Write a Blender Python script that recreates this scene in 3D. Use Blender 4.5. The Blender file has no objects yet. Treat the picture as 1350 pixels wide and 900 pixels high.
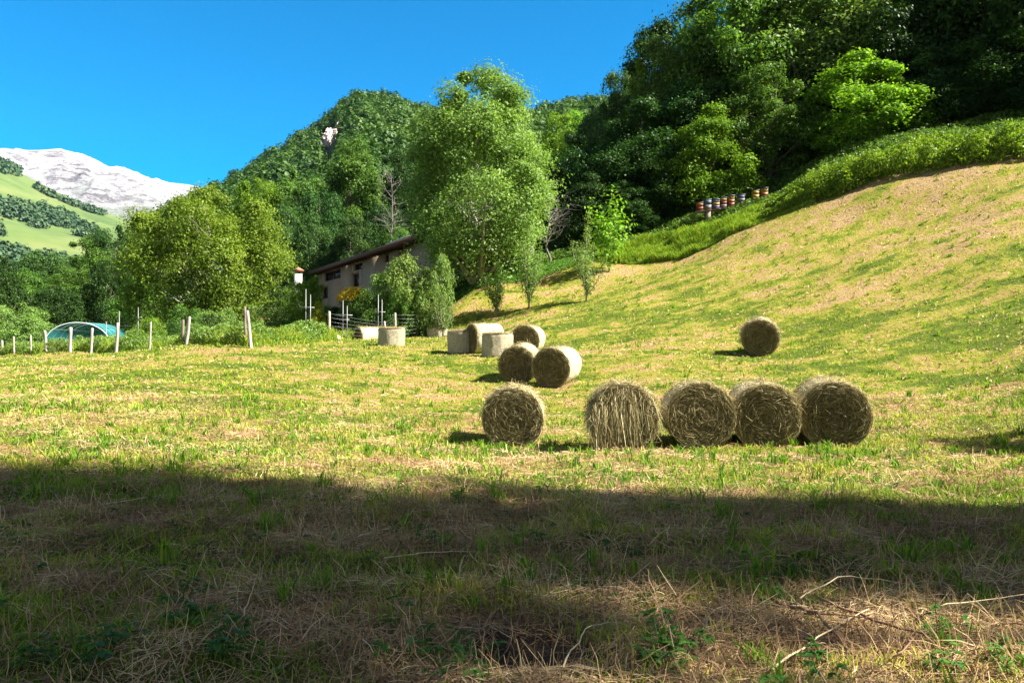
import bpy, math, random
import numpy as np
from mathutils import Vector, Matrix, Euler

S = bpy.context.scene
R_ = math.radians
RNG = np.random.default_rng(7)
random.seed(7)

# ------------------------------------------------------------------ camera, sky, sun, exposure
EYE = 1.6
F = 1000.0            # focal length in photo pixels (photo 1350 x 900)
cam_d = bpy.data.cameras.new('camera'); cam = bpy.data.objects.new('camera', cam_d)
S.collection.objects.link(cam)
cam.location = (0, 0, EYE); cam.rotation_euler = (R_(90), 0, 0)
cam_d.sensor_width = 36; cam_d.lens = 36 * F / 1350
cam_d.clip_start = 0.05; cam_d.clip_end = 20000
S.camera = cam

SUN_EL = R_(43); SUN_AZ = R_(-14)      # azimuth of the direction towards the sun, from +X to +Y
w = bpy.data.worlds.new('World'); S.world = w; w.use_nodes = True
nt = w.node_tree; nt.nodes.clear()
sky = nt.nodes.new('ShaderNodeTexSky'); sky.sky_type = 'NISHITA'; sky.sun_disc = False
sky.sun_elevation = SUN_EL; sky.sun_rotation = R_(90) - SUN_AZ
sky.altitude = 1200; sky.air_density = 1.0; sky.dust_density = 0.15; sky.ozone_density = 2.5
hs = nt.nodes.new('ShaderNodeHueSaturation'); hs.inputs['Saturation'].default_value = 2.4
hs.inputs['Hue'].default_value = 0.493; hs.inputs['Value'].default_value = 1.0
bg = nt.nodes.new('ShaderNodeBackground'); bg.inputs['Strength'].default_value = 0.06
out = nt.nodes.new('ShaderNodeOutputWorld')
# deep clear blue over the valley ahead, artificially greyed and dimmed overhead and behind to cut blue fill in the shade
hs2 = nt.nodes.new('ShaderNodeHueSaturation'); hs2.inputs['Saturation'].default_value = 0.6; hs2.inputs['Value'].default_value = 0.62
tcw = nt.nodes.new('ShaderNodeTexCoord'); sx = nt.nodes.new('ShaderNodeSeparateXYZ'); nt.links.new(tcw.outputs['Generated'], sx.inputs[0])
def mr(sock, a, b_):
    n = nt.nodes.new('ShaderNodeMapRange'); n.interpolation_type = 'SMOOTHSTEP'; n.inputs['From Min'].default_value = a; n.inputs['From Max'].default_value = b_
    nt.links.new(sock, n.inputs['Value']); return n.outputs[0]
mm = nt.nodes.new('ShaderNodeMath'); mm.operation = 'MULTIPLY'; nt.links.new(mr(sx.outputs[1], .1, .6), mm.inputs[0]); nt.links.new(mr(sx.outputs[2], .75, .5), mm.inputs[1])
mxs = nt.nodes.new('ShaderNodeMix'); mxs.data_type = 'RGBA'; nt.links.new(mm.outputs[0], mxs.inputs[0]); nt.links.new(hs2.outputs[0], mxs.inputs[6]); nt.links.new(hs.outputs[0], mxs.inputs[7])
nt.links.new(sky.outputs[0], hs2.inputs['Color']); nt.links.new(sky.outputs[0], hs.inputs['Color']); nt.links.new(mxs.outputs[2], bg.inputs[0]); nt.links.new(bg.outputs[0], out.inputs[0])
sun_d = bpy.data.lights.new('sun', 'SUN'); sun_d.energy = 5.0; sun_d.angle = R_(0.53); sun_d.color = (1, 0.94, 0.82)
sun = bpy.data.objects.new('sun', sun_d); S.collection.objects.link(sun)
sdir = Vector((math.cos(SUN_EL) * math.cos(SUN_AZ), math.cos(SUN_EL) * math.sin(SUN_AZ), math.sin(SUN_EL)))
sun.rotation_euler = sdir.to_track_quat('Z', 'Y').to_euler(); sun.location = (60, -8, 70)
S.view_settings.view_transform = 'Standard'; S.view_settings.look = 'None'
S.view_settings.gamma = 1; S.view_settings.use_curve_mapping = False
S.view_settings.exposure = 1.95
S.cycles.max_bounces = 6; S.cycles.diffuse_bounces = 3; S.cycles.glossy_bounces = 2
S.cycles.transmission_bounces = 4; S.cycles.transparent_max_bounces = 6
S.cycles.use_denoising = True

# ------------------------------------------------------------------ helpers
COL = S.collection
def P(px, py, D):
    return np.array([(px - 675) / F * D, D, EYE + (450 - py) / F * D])

def link(o, parent=None):
    COL.objects.link(o)
    if parent is not None: o.parent = parent
    return o

def tag(o, label=None, cat=None, group=None, kind=None):
    if label: o['label'] = label
    if cat: o['category'] = cat
    if group: o['group'] = group
    if kind: o['kind'] = kind
    return o

def empty(name, loc=(0, 0, 0), rz=0):
    o = bpy.data.objects.new(name, None); o.empty_display_size = 0.3
    o.location = [float(v) for v in loc]; o.rotation_euler = (0, 0, rz)
    return link(o)

def mesh_np(name, V, faces, mats, attrs=None, smooth=False, midx=None):
    """faces: list of (k-gon index arrays)"""
    me = bpy.data.meshes.new(name)
    V = np.ascontiguousarray(V, dtype=np.float32)
    me.vertices.add(len(V)); me.vertices.foreach_set('co', V.ravel())
    fl = [f for f in faces if len(f)]
    nl = sum(f.size for f in fl); nf = sum(len(f) for f in fl)
    me.loops.add(nl); me.polygons.add(nf)
    me.loops.foreach_set('vertex_index', np.concatenate([f.ravel() for f in fl]).astype(np.int32))
    tot = np.concatenate([np.full(len(f), f.shape[1]) for f in fl])
    st = np.concatenate([[0], np.cumsum(tot)[:-1]]).astype(np.int32)
    me.polygons.foreach_set('loop_start', st)
    if smooth: me.polygons.foreach_set('use_smooth', np.ones(nf, dtype=bool))
    if midx is not None: me.polygons.foreach_set('material_index', midx.astype(np.int32))
    if attrs:
        for k, a in attrs.items():
            if a.ndim == 1:
                at = me.attributes.new(k, 'FLOAT', 'POINT'); at.data.foreach_set('value', a.astype(np.float32))
            else:
                at = me.attributes.new(k, 'FLOAT_VECTOR', 'POINT'); at.data.foreach_set('vector', a.astype(np.float32).ravel())
    for m in (mats if isinstance(mats, (list, tuple)) else [mats]): me.materials.append(m)
    me.update(calc_edges=True)
    return me

def obj(name, me, parent=None, loc=None):
    o = bpy.data.objects.new(name, me); link(o, parent)
    if loc is not None: o.location = [float(v) for v in loc]
    return o

class MB:
    """collects boxes and tubes for one mesh"""
    def __init__(s): s.V = []; s.Q = []; s.T = []; s.n = 0
    def add(s, V, Q=None, T=None):
        V = np.asarray(V, float)
        if Q is not None and len(Q): s.Q.append(np.asarray(Q) + s.n)
        if T is not None and len(T): s.T.append(np.asarray(T) + s.n)
        s.V.append(V); s.n += len(V)
    def box(s, c, sz, rot=None, taper=1.0):
        h = np.array(sz) / 2
        V = np.array([[x, y, z] for z in (-1, 1) for y in (-1, 1) for x in (-1, 1)], float)
        V[V[:, 2] > 0, :2] *= taper
        V = V * h
        if rot is not None: V = V @ np.array(Euler(rot).to_matrix()).T
        s.add(V + np.array(c), [[0, 2, 3, 1], [4, 5, 7, 6], [0, 1, 5, 4], [2, 6, 7, 3], [0, 4, 6, 2], [1, 3, 7, 5]])
        return s
    def tube(s, pts, rad, k=6, cap=True):
        pts = np.asarray(pts, float); n = len(pts)
        rad = np.broadcast_to(np.asarray(rad, float), (n,))
        tg = np.gradient(pts, axis=0); tg /= np.linalg.norm(tg, axis=1)[:, None] + 1e-9
        ref = np.array([0, 0, 1.0]) if abs(tg[:, 2]).mean() < 0.8 else np.array([1.0, 0, 0])
        a = np.cross(tg, ref); a /= np.linalg.norm(a, axis=1)[:, None] + 1e-9
        b = np.cross(tg, a)
        th = np.arange(k) / k * 2 * np.pi
        V = pts[:, None] + rad[:, None, None] * (np.cos(th)[None, :, None] * a[:, None] + np.sin(th)[None, :, None] * b[:, None])
        V = V.reshape(-1, 3)
        i = np.arange(n - 1)[:, None] * k; j = np.arange(k)[None]; j2 = (j + 1) % k
        Q = np.stack([i + j, i + j2, i + k + j2, i + k + j], -1).reshape(-1, 4)
        T = []
        if cap:
            V = np.vstack([V, pts[0], pts[-1]])
            T = [[n * k, (q + 1) % k, q] for q in range(k)] + [[n * k + 1, (n - 1) * k + q, (n - 1) * k + (q + 1) % k] for q in range(k)]
        s.add(V, Q, T)
        return s
    def mesh(s, name, mat, smooth=False):
        return mesh_np(name, np.vstack(s.V), [np.vstack(s.Q) if s.Q else [], np.vstack(s.T) if s.T else []], mat, smooth=smooth)
    def build(s, name, mat, parent=None, smooth=False):
        return obj(name, s.mesh(name, mat, smooth), parent)

# value noise
def vnoise(x, y, seed=0):
    xi = np.floor(x).astype(np.int64); yi = np.floor(y).astype(np.int64)
    fx = x - xi; fy = y - yi
    fx = fx * fx * fx * (fx * (fx * 6 - 15) + 10); fy = fy * fy * fy * (fy * (fy * 6 - 15) + 10)
    def h(a, b):
        n = (a * 374761393 + b * 668265263 + seed * 1442695041) & 0xffffffff
        n = ((n ^ (n >> 13)) * 1274126177) & 0xffffffff
        n = ((n ^ (n >> 16)) * 2246822519) & 0xffffffff
        return ((n ^ (n >> 15)) & 0xffff) / 65535.0
    return (h(xi, yi) * (1 - fx) + h(xi + 1, yi) * fx) * (1 - fy) + (h(xi, yi + 1) * (1 - fx) + h(xi + 1, yi + 1) * fx) * fy
def fbm(x, y, oct=4, seed=0, gain=0.5):
    s = 0; a = 1; t = 0
    for i in range(oct):
        s = s + a * vnoise(x * 2 ** i + 17.3 * i, y * 2 ** i - 9.1 * i, seed + i); t += a; a *= gain
    return s / t - 0.5
def ridged(x, y, oct=5, seed=0):
    s = 0; a = 1; t = 0
    for i in range(oct):
        s = s + a * (1 - np.abs(2 * vnoise(x * 2 ** i + 5.3 * i, y * 2 ** i + 3.7 * i, seed + i) - 1)); t += a; a *= 0.55
    return s / t - 0.5

# ------------------------------------------------------------------ materials
def newmat(name):
    m = bpy.data.materials.new(name); m.use_nodes = True; t = m.node_tree; t.nodes.clear()
    o = t.nodes.new('ShaderNodeOutputMaterial'); b = t.nodes.new('ShaderNodeBsdfPrincipled')
    t.links.new(b.outputs[0], o.inputs[0]); b.inputs['Specular IOR Level'].default_value = 0.3
    return m, t, b, o
def N(t, kind, **kw):
    n = t.nodes.new(kind)
    for k, v in kw.items():
        if k in n.inputs: n.inputs[k].default_value = v
        else: setattr(n, k, v)
    return n
def ramp(t, fac, stops, interp='LINEAR'):
    r = t.nodes.new('ShaderNodeValToRGB'); r.color_ramp.interpolation = interp
    e = r.color_ramp.elements
    while len(e) < len(stops): e.new(0.5)
    for q, (p, c) in enumerate(stops):
        e[q].position = p; e[q].color = (*c, 1) if len(c) == 3 else c
    t.links.new(fac, r.inputs[0]); return r
def mixc(t, fac, a, b, mode='MIX'):
    m = t.nodes.new('ShaderNodeMix'); m.data_type = 'RGBA'; m.blend_type = mode
    for s, v in ((m.inputs[0], fac), (m.inputs[6], a), (m.inputs[7], b)):
        if hasattr(v, 'links') or isinstance(v, bpy.types.NodeSocket): t.links.new(v, s)
        elif isinstance(v, (int, float)): s.default_value = v
        else: s.default_value = (*v, 1)
    return m.outputs[2]
def mth(t, op, a, b=0.0, c=0.0):
    m = t.nodes.new('ShaderNodeMath'); m.operation = op
    for q, v in enumerate((a, b, c)):
        if isinstance(v, bpy.types.NodeSocket): t.links.new(v, m.inputs[q])
        else: m.inputs[q].default_value = v
    return m.outputs[0]
def noise(t, scale, detail=4, rough=0.55, vec=None, coord='Object'):
    n = N(t, 'ShaderNodeTexNoise', Scale=scale, Detail=detail, Roughness=rough)
    if vec is None:
        tc = t.nodes.new('ShaderNodeTexCoord'); vec = tc.outputs[coord]
    t.links.new(vec, n.inputs['Vector']); return n.outputs['Fac']
def mapped(t, scale, coord='Object'):
    tc = t.nodes.new('ShaderNodeTexCoord'); mp = t.nodes.new('ShaderNodeMapping')
    mp.inputs['Scale'].default_value = scale; t.links.new(tc.outputs[coord], mp.inputs[0]); return mp.outputs[0]
def bump(t, b, h, strength=0.5, dist=0.05):
    n = N(t, 'ShaderNodeBump', Strength=strength, Distance=dist); t.links.new(h, n.inputs['Height'])
    t.links.new(n.outputs[0], b.inputs['Normal'])

def leaf_mat(name, dark, light, yellow=None, trans=0.3, rough=0.5, clump=0.35):
    m, t, b, o = newmat(name)
    g = t.nodes.new('ShaderNodeNewGeometry')
    oi = t.nodes.new('ShaderNodeObjectInfo')
    r = ramp(t, g.outputs['Random Per Island'], [(0, dark), (0.75, light), (1, yellow or light)])
    n1 = noise(t, clump, 2)
    c = mixc(t, mth(t, 'MULTIPLY_ADD', n1, 2.0, -0.6), r.outputs[0], dark)
    hsn = t.nodes.new('ShaderNodeHueSaturation')
    t.links.new(mth(t, 'MULTIPLY_ADD', oi.outputs['Random'], 0.024, 0.488), hsn.inputs['Hue'])
    t.links.new(mth(t, 'MULTIPLY_ADD', oi.outputs['Random'], 0.4, 0.8), hsn.inputs['Value'])
    t.links.new(c, hsn.inputs['Color'])
    t.links.new(hsn.outputs[0], b.inputs['Base Color']); b.inputs['Roughness'].default_value = rough
    b.inputs['Specular IOR Level'].default_value = 0.18
    tr = t.nodes.new('ShaderNodeBsdfTranslucent')
    tc = mixc(t, 1.0, hsn.outputs[0], (1.25, 1.35, 0.55), 'MULTIPLY')
    t.links.new(tc, tr.inputs[0])
    mx = t.nodes.new('ShaderNodeMixShader'); mx.inputs[0].default_value = trans
    t.links.new(b.outputs[0], mx.inputs[1]); t.links.new(tr.outputs[0], mx.inputs[2]); t.links.new(mx.outputs[0], o.inputs[0])
    return m

M = {}
M['leaf_mid'] = leaf_mat('leaf_mid', (.055, .12, .018), (.13, .24, .035), (.20, .30, .05), trans=.38)
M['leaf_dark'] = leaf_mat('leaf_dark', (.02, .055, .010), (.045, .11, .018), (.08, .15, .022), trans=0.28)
M['leaf_blue'] = leaf_mat('leaf_blue', (.04, .095, .022), (.085, .17, .038), (.13, .21, .05), trans=.33)
M['leaf_light'] = leaf_mat('leaf_light', (.10, .175, .04), (.21, .31, .07), (.31, .39, .12), trans=0.38)
M['leaf_bright'] = leaf_mat('leaf_bright', (.10, .21, .015), (.21, .37, .03), (.33, .46, .045), trans=0.45)
M['leaf_walnut'] = leaf_mat('leaf_walnut', (.11, .20, .02), (.23, .35, .035), (.33, .42, .055), trans=0.4)
M['leaf_bramble'] = leaf_mat('leaf_bramble', (.10, .19, .018), (.25, .36, .03), (.42, .48, .06), trans=.4, clump=1.2)
M['leaf_grey'] = leaf_mat('leaf_grey', (.11, .19, .035), (.21, .31, .065), (.33, .38, .15), trans=0.38)
M['leaf_far'] = leaf_mat('leaf_far', (.035, .085, .018), (.075, .15, .03), (.13, .20, .045), trans=0.2, clump=0.02)
M['flower_yellow'] = leaf_mat('flower_yellow', (.35, .22, .01), (.65, .42, .015), (.75, .55, .03), trans=0.2)
M['leaf_yellow'] = leaf_mat('leaf_yellow', (.20, .24, .01), (.36, .38, .02), (.5, .48, .03), trans=0.35)

def bark_mat(name, a, b_):
    m, t, b, o = newmat(name)
    n = noise(t, 1.0, 6, 0.7, mapped(t, (6, 6, 1.3)))
    r = ramp(t, n, [(0.3, a), (0.7, b_)]); t.links.new(r.outputs[0], b.inputs['Base Color'])
    b.inputs['Roughness'].default_value = 0.9; bump(t, b, n, 0.6, 0.05); return m
M['bark'] = bark_mat('bark', (.05, .04, .03), (.17, .14, .11))
M['bark_bare'] = bark_mat('bark_bare', (.09, .08, .07), (.21, .19, .17))
M['bark_grey'] = bark_mat('bark_grey', (.14, .125, .10), (.34, .31, .27))
M['post'] = bark_mat('post_wood', (.24, .20, .17), (.52, .48, .43))
M['post_dark'] = bark_mat('post_wood_dark', (.12, .09, .08), (.28, .23, .2))

def flat(name, c, rough=0.6, var=0.25, scale=8, metal=0.0, bmp=0.2):
    m, t, b, o = newmat(name)
    n = noise(t, scale, 5, 0.6)
    r = ramp(t, n, [(0.3, tuple(v * (1 - var) for v in c)), (0.72, tuple(min(1, v * (1 + var)) for v in c))])
    t.links.new(r.outputs[0], b.inputs['Base Color']); b.inputs['Roughness'].default_value = rough
    b.inputs['Metallic'].default_value = metal; bump(t, b, n, bmp, 0.02); return m

def blade_mat(name, stops, trans=0.3):
    """tint attribute picks the colour"""
    m, t, b, o = newmat(name)
    at = t.nodes.new('ShaderNodeAttribute'); at.attribute_name = 'tint'
    r = ramp(t, at.outputs['Fac'], stops)
    t.links.new(r.outputs[0], b.inputs['Base Color']); b.inputs['Roughness'].default_value = 0.65; b.inputs['Specular IOR Level'].default_value = 0.12
    tr = t.nodes.new('ShaderNodeBsdfTranslucent')
    t.links.new(mixc(t, 1.0, r.outputs[0], (1.15, 1.25, 0.6), 'MULTIPLY'), tr.inputs[0])
    mx = t.nodes.new('ShaderNodeMixShader'); mx.inputs[0].default_value = trans
    t.links.new(b.outputs[0], mx.inputs[1]); t.links.new(tr.outputs[0], mx.inputs[2]); t.links.new(mx.outputs[0], o.inputs[0])
    return m
M['grass'] = blade_mat('grass', [(0, (.05, .14, .016)), (.3, (.14, .27, .022)), (.65, (.30, .37, .035)), (1, (.50, .46, .08))], 0.35)
M['straw'] = blade_mat('straw', [(0, (.12, .065, .035)), (.35, (.27, .16, .085)), (.7, (.47, .32, .17)), (1, (.68, .54, .31))], 0.15)

# ------------------------------------------------------------------ terrain height function
CP = [  # px, py, depth
 (675, 900, 3.55), (675, 790, 4.75), (675, 650, 8.0), (100, 650, 8.0), (1250, 655, 7.9), (60, 600, 10.6), (400, 600, 10.9),
 (680, 588, 13.7), (825, 592, 12.5), (925, 590, 12.5), (1013, 588, 12.5), (1103, 587, 12.5), (1290, 590, 12.0),
 (200, 530, 16), (400, 530, 17), (20, 530, 15.5), (1000, 530, 16.5), (1300, 510, 17),
 (740, 510, 21), (680, 505, 22.5), (500, 490, 23), (300, 480, 24), (60, 487, 25), (560, 480, 25),
 (697, 467, 28.5), (656, 471, 27), (612, 467, 29), (517, 458, 32), (450, 450, 34), (400, 452, 31.5),
 (1003, 468, 24), (1100, 470, 22), (1300, 450, 20.5), (880, 462, 25),
 (330, 454, 28), (245, 459, 33), (153, 464, 37), (93, 466, 43), (3, 470, 52), (150, 470, 33), (0, 480, 38),
 (487, 447, 37.0), (520, 445, 39.5), (577, 443, 41), (487, 452, 43),
 (560, 446, 37), (620, 440, 38), (655, 418, 43), (697, 405, 43), (773, 395, 41), (720, 430, 35), (800, 428, 33.5),
 (620, 388, 47), (640, 368, 50), (600, 405, 45.5), (560, 432, 47), (700, 378, 49), (740, 362, 49.5), (590, 385, 51),
 (1000, 400, 31.5), (1000, 350, 37.5), (1000, 294, 45.5), (900, 400, 35), (905, 340, 46.5), (850, 352, 48), (800, 357, 48.5),
 (1100, 350, 34), (1100, 262, 43), (1200, 300, 36.5), (1200, 236, 41), (1350, 400, 23), (1350, 300, 30), (1350, 213, 38),
 (1430, 300, 29), (1430, 200, 37),
 (940, 287, 54), (1000, 268, 54), (870, 300, 57), (800, 322, 57), (740, 335, 60), (1100, 215, 52), (1250, 180, 50), (1350, 172, 47),
 (900, 250, 75), (1100, 170, 75), (1350, 120, 70), (780, 290, 85),
 (420, 420, 80), (300, 425, 70), (100, 445, 80), (-200, 455, 80), (450, 360, 125), (300, 380, 125), (600, 330, 95), (100, 420, 130), (-300, 440, 140),
 (700, 270, 150), (500, 330, 160), (1000, 150, 130), (1500, 50, 120),
]
CW = [P(*c) for c in CP]
CW += [np.array(v, float) for v in [(-3, 0, 0), (3, 0, 0.02), (10, 0, .9), (-12, 0, -.2), (0, -12, 0), (-15, -15, -.3), (12, -12, 1.3), (25, -8, 5.5), (25, 8, 5),
      (17, 12, 2.3), (40, 0, 12), (40, 25, 15), (60, 30, 27), (90, 0, 40), (-30, 10, -.8), (-30, 25, 0), (-60, 30, -2), (-90, 0, -8), (0, -60, 0), (80, -60, 32), (-80, -60, -8),
      (-8.5, 10, -.05), (-14, 16, 0.1)]]
CW = np.array(CW)
MQ = 2.0
def _phi(r2): return np.sqrt(r2 + MQ * MQ)
_X = CW[:, :2]
_A = _phi(((_X[:, None] - _X[None]) ** 2).sum(-1)); _n = len(_X)
_Pm = np.hstack([np.ones((_n, 1)), _X])
_A = _A - np.eye(_n) * 0.02      # a little smoothing (kernel is negative definite)
_K = np.block([[_A, _Pm], [_Pm.T, np.zeros((3, 3))]])
_w = np.linalg.solve(_K, np.concatenate([CW[:, 2], np.zeros(3)]))
def H(x, y):
    x = np.atleast_1d(np.asarray(x, float)); y = np.atleast_1d(np.asarray(y, float))
    sh = x.shape; x = x.ravel(); y = y.ravel(); o = np.empty(len(x))
    for i in range(0, len(x), 50000):
        a = x[i:i + 50000]; b = y[i:i + 50000]
        o[i:i + 50000] = _phi((a[:, None] - _X[:, 0]) ** 2 + (b[:, None] - _X[:, 1]) ** 2) @ _w[:_n] + _w[_n] + _w[_n + 1] * a + _w[_n + 2] * b
    r = np.sqrt(x * x + y * y)
    o += np.clip((11 - y) / 3, 0, 1) * np.clip((y + 2) / 2, 0, 1) * .19 * fbm(x * 1.3, y * 2.3, 3, 77) - .07 * np.exp(-((x - .14) / .4) ** 2 - ((y - 3.95) / .3) ** 2)
    o += 0.05 * fbm(x * .9, y * .9, 3, 3) + (0.05 + .05 * np.clip((r - 16) / 10, 0, 1)) * fbm(x * 2.2, y * 2.2, 3, 9) + np.clip((r - 12) / 20, 0, 1) * 0.5 * fbm(x * .22, y * .22, 3, 21)
    return o.reshape(sh)
def h1(x, y): return float(H([x], [y])[0])

def gpoint(px, D): 
    x = (px - 675) / F * D
    return np.array([x, D, h1(x, D)])

def seg_interp(pts, x):
    pts = sorted(pts); return np.interp(x, [p[0] for p in pts], [p[1] for p in pts])

# edge of the mown meadow: depth as a function of x/y (bearing)
EDGE = [(-.9, 50), (-.675, 52), (-.582, 43), (-.522, 37), (-.43, 33), (-.345, 28.5), (-.24, 34.5), (-.155, 46), (-.10, 46.5), (-.05, 47.5), (.02, 49.5), (.12, 50), (.2, 48), (.23, 47), (.33, 45.5), (.42, 43.3), (.52, 41.2), (.6, 39.5), (.675, 38), (.8, 36.5), (1.2, 33)]
def edgeD(b): return np.interp(b, [e[0] for e in EDGE], [e[1] for e in EDGE])

def dry(x, y):
    """how straw-coloured the sward is, 0..1"""
    z = H(x, y)
    base = 0.33 + 0.33 * np.clip((z - 3.0) / 4.5, 0, 1) + 0.04 * np.clip((6.5 - y) / 4, 0, 1)
    u = x * .35 + 2.5 * fbm(x * .15, y * .15, 3, 31); v = y * .9 + x * .15
    n = fbm(x * .45, y * .9, 4, 41) * 1.3 + fbm(x * 2.2, y * 3.4, 3, 43) * 1.1
    streak = fbm(u * .35, v * 1.1, 3, 47) * .75
    return np.clip(base + n + streak, 0, 1)

def ground_material():
    m, t, b, o = newmat('meadow_ground')
    at = t.nodes.new('ShaderNodeAttribute'); at.attribute_name = 'dry'
    wd = t.nodes.new('ShaderNodeAttribute'); wd.attribute_name = 'wild'
    tcv = mapped(t, (1, 1, 1))
    n1 = noise(t, 2.2, 8, 0.72, tcv); n2 = noise(t, 12, 6, 0.75, tcv); n3 = noise(t, 60, 4, 0.7, tcv)
    st = noise(t, 1.0, 5, 0.7, mapped(t, (3, 16, 3)))
    st2 = noise(t, 1.0, 5, 0.7, mapped(t, (26, 7, 7)))
    d = mth(t, 'ADD', at.outputs['Fac'], mth(t, 'MULTIPLY_ADD', n1, 1.3, -.65))
    d = mth(t, 'ADD', d, mth(t, 'MULTIPLY_ADD', n2, 1.3, -.65))
    d = mth(t, 'ADD', d, mth(t, 'MULTIPLY_ADD', st, 0.6, -.3))
    c = ramp(t, d, [(0.05, (.12, .18, .02)), (0.3, (.26, .31, .03)), (0.5, (.41, .38, .06)), (0.75, (.50, .36, .13)), (1.0, (.55, .38, .19))])
    dk = ramp(t, mth(t, 'ADD', mth(t, 'MULTIPLY', n3, .5), mth(t, 'MULTIPLY', st2, .5)), [(0.32, (.35, .35, .35)), (0.5, (.95, .95, .95)), (0.7, (1.35, 1.35, 1.35))])
    c = mixc(t, 1.0, c.outputs[0], dk.outputs[0], 'MULTIPLY')
    wc = ramp(t, n2, [(0.3, (.025, .05, .012)), (0.65, (.07, .13, .02))])
    c = mixc(t, wd.outputs['Fac'], c, wc.outputs[0])
    sl = t.nodes.new('ShaderNodeAttribute'); sl.attribute_name = 'soil'
    c = mixc(t, sl.outputs['Fac'], c, ramp(t, n3, [(.3, (.05, .036, .025)), (.7, (.16, .115, .08))]).outputs[0])
    t.links.new(c, b.inputs['Base Color']); b.inputs['Roughness'].default_value = 0.95; b.inputs['Specular IOR Level'].default_value = 0.1
    hb = mth(t, 'ADD', mth(t, 'MULTIPLY', n2, 1.0), mth(t, 'MULTIPLY', n3, .4)); hb = mth(t, 'ADD', hb, mth(t, 'MULTIPLY', n1, 1.6)); bump(t, b, hb, 1.0, 0.22)
    return m

def build_ground():
    def ax(c, a, ext_lo, ext_hi, n):
        lo = math.asinh((ext_lo - c) / a); hi = math.asinh((ext_hi - c) / a)
        return c + a * np.sinh(np.linspace(lo, hi, n))
    xs = ax(0, 5, -340, 300, 620); ys = ax(6, 7, -90, 330, 620)
    X, Y = np.meshgrid(xs, ys); Z = H(X, Y)
    Z = Z - np.clip(Y - 150, 0, None) * .6
    # far away the sheet sinks below the hills' own sheets
    V = np.stack([X, Y, Z], -1).reshape(-1, 3)
    nx, ny = len(xs), len(ys)
    i = np.arange(ny - 1)[:, None] * nx + np.arange(nx - 1)[None]
    Q = np.stack([i, i + 1, i + nx + 1, i + nx], -1).reshape(-1, 4)
    d = dry(X.ravel(), Y.ravel())
    bq = X.ravel() / np.maximum(Y.ravel(), 1)
    wild = np.clip((Y.ravel() - edgeD(bq)) / 1.5 + .3 * fbm(X.ravel(), Y.ravel(), 3, 5), 0, 1)
    me = mesh_np('meadow_ground', V, [Q], ground_material(), {'dry': d, 'wild': wild, 'soil': np.clip(1.2 - ((X.ravel() - .14) / .42) ** 2 - ((Y.ravel() - 3.95) / .36) ** 2 - 1.2 * fbm(X.ravel() * 4, Y.ravel() * 4, 3, 111), 0, 1) + .4 * np.clip((9 - Y.ravel()) / 3, 0, 1)}, smooth=True)
    tag(obj('meadow_ground', me), kind='structure')
build_ground()

# ------------------------------------------------------------------ far hills
def hill_sheet(name, mat, pxs, crest, base, D0, D1, nu, nv, amp, fr, seed, back=1.25, shape=1.0, attrs=None, rid=False):
    """a hillside rising from depth D0 to its crest at depth D1; crest / base are (px, py) profiles"""
    px = np.linspace(pxs[0], pxs[1], nu); s = np.linspace(0, back, nv)
    PX, Sg = np.meshgrid(px, s)
    cr = np.interp(PX, [c[0] for c in crest], [c[1] for c in crest]); ba = np.interp(PX, [c[0] for c in base], [c[1] for c in base])
    D = D0 + (D1 - D0) * Sg
    e0 = (450 - ba) / F * D0; e1 = (450 - cr) / F * D1
    q = np.clip(Sg, 0, 1) ** shape
    Z = EYE + e0 + (e1 - e0) * q
    Z = np.where(Sg > 1, Z - (Sg - 1) * (D1 - D0) * 1.1, Z)
    X = (PX - 675) / F * D
    nf = ridged if rid else (lambda a, b, o, s_: fbm(a, b, o, s_))
    w_ = np.minimum(np.sin(np.clip(Sg, 0, 1) * np.pi) * 1.0 + 0.12, 1)
    Z = Z + amp * w_ * nf(X * fr, D * fr, 6, seed)
    V = np.stack([X, D, Z], -1).reshape(-1, 3)
    i = np.arange(nv - 1)[:, None] * nu + np.arange(nu - 1)[None]
    Q = np.stack([i, i + 1, i + nu + 1, i + nu], -1).reshape(-1, 4)
    me = mesh_np(name, V, [Q], mat, smooth=True)
    return tag(obj(name, me), kind='structure'), (X, D, Z)

# snowy limestone mountain
def snow_mat():
    m, t, b, o = newmat('limestone_and_snow')
    n1 = noise(t, 1, 10, 0.68, mapped(t, (.006, .006, .009))); n2 = noise(t, 1, 8, 0.8, mapped(t, (.014, .014, .05)))
    s = mth(t, 'ADD', mth(t, 'MULTIPLY', n1, .35), mth(t, 'MULTIPLY', n2, .75))
    c = ramp(t, s, [(0.46, (.17, .155, .16)), (0.51, (.30, .28, .30)), (0.555, (.50, .48, .51)), (0.62, (.72, .71, .75))])
    g = t.nodes.new('ShaderNodeNewGeometry'); sp = t.nodes.new('ShaderNodeSeparateXYZ'); t.links.new(g.outputs['Position'], sp.inputs[0])
    lo = mth(t, 'ADD', mth(t, 'DIVIDE', mth(t, 'SUBTRACT', 760, sp.outputs[2]), 260), mth(t, 'MULTIPLY_ADD', n1, 3, -1.7))
    cl = N(t, 'ShaderNodeClamp'); t.links.new(lo, cl.inputs[0])
    c = mixc(t, mth(t, 'MULTIPLY', cl.outputs[0], .75), c.outputs[0], (.16, .22, .13))
    t.links.new(c, b.inputs['Base Color']); b.inputs['Roughness'].default_value = 0.9
    bump(t, b, s, 1.0, 60); return m
hill_sheet('snowy_mountain', snow_mat(), (-700, 760),
  [(-700, 150), (-400, 190), (-200, 182), (0, 197), (40, 198), (80, 197), (92, 204), (110, 206), (150, 222), (200, 236), (245, 244), (320, 268), (450, 300), (760, 340)],
  [(-700, 420), (760, 420)], 2300, 4300, 420, 220, 300, .0019, 3, rid=True, shape=.9)

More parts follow.
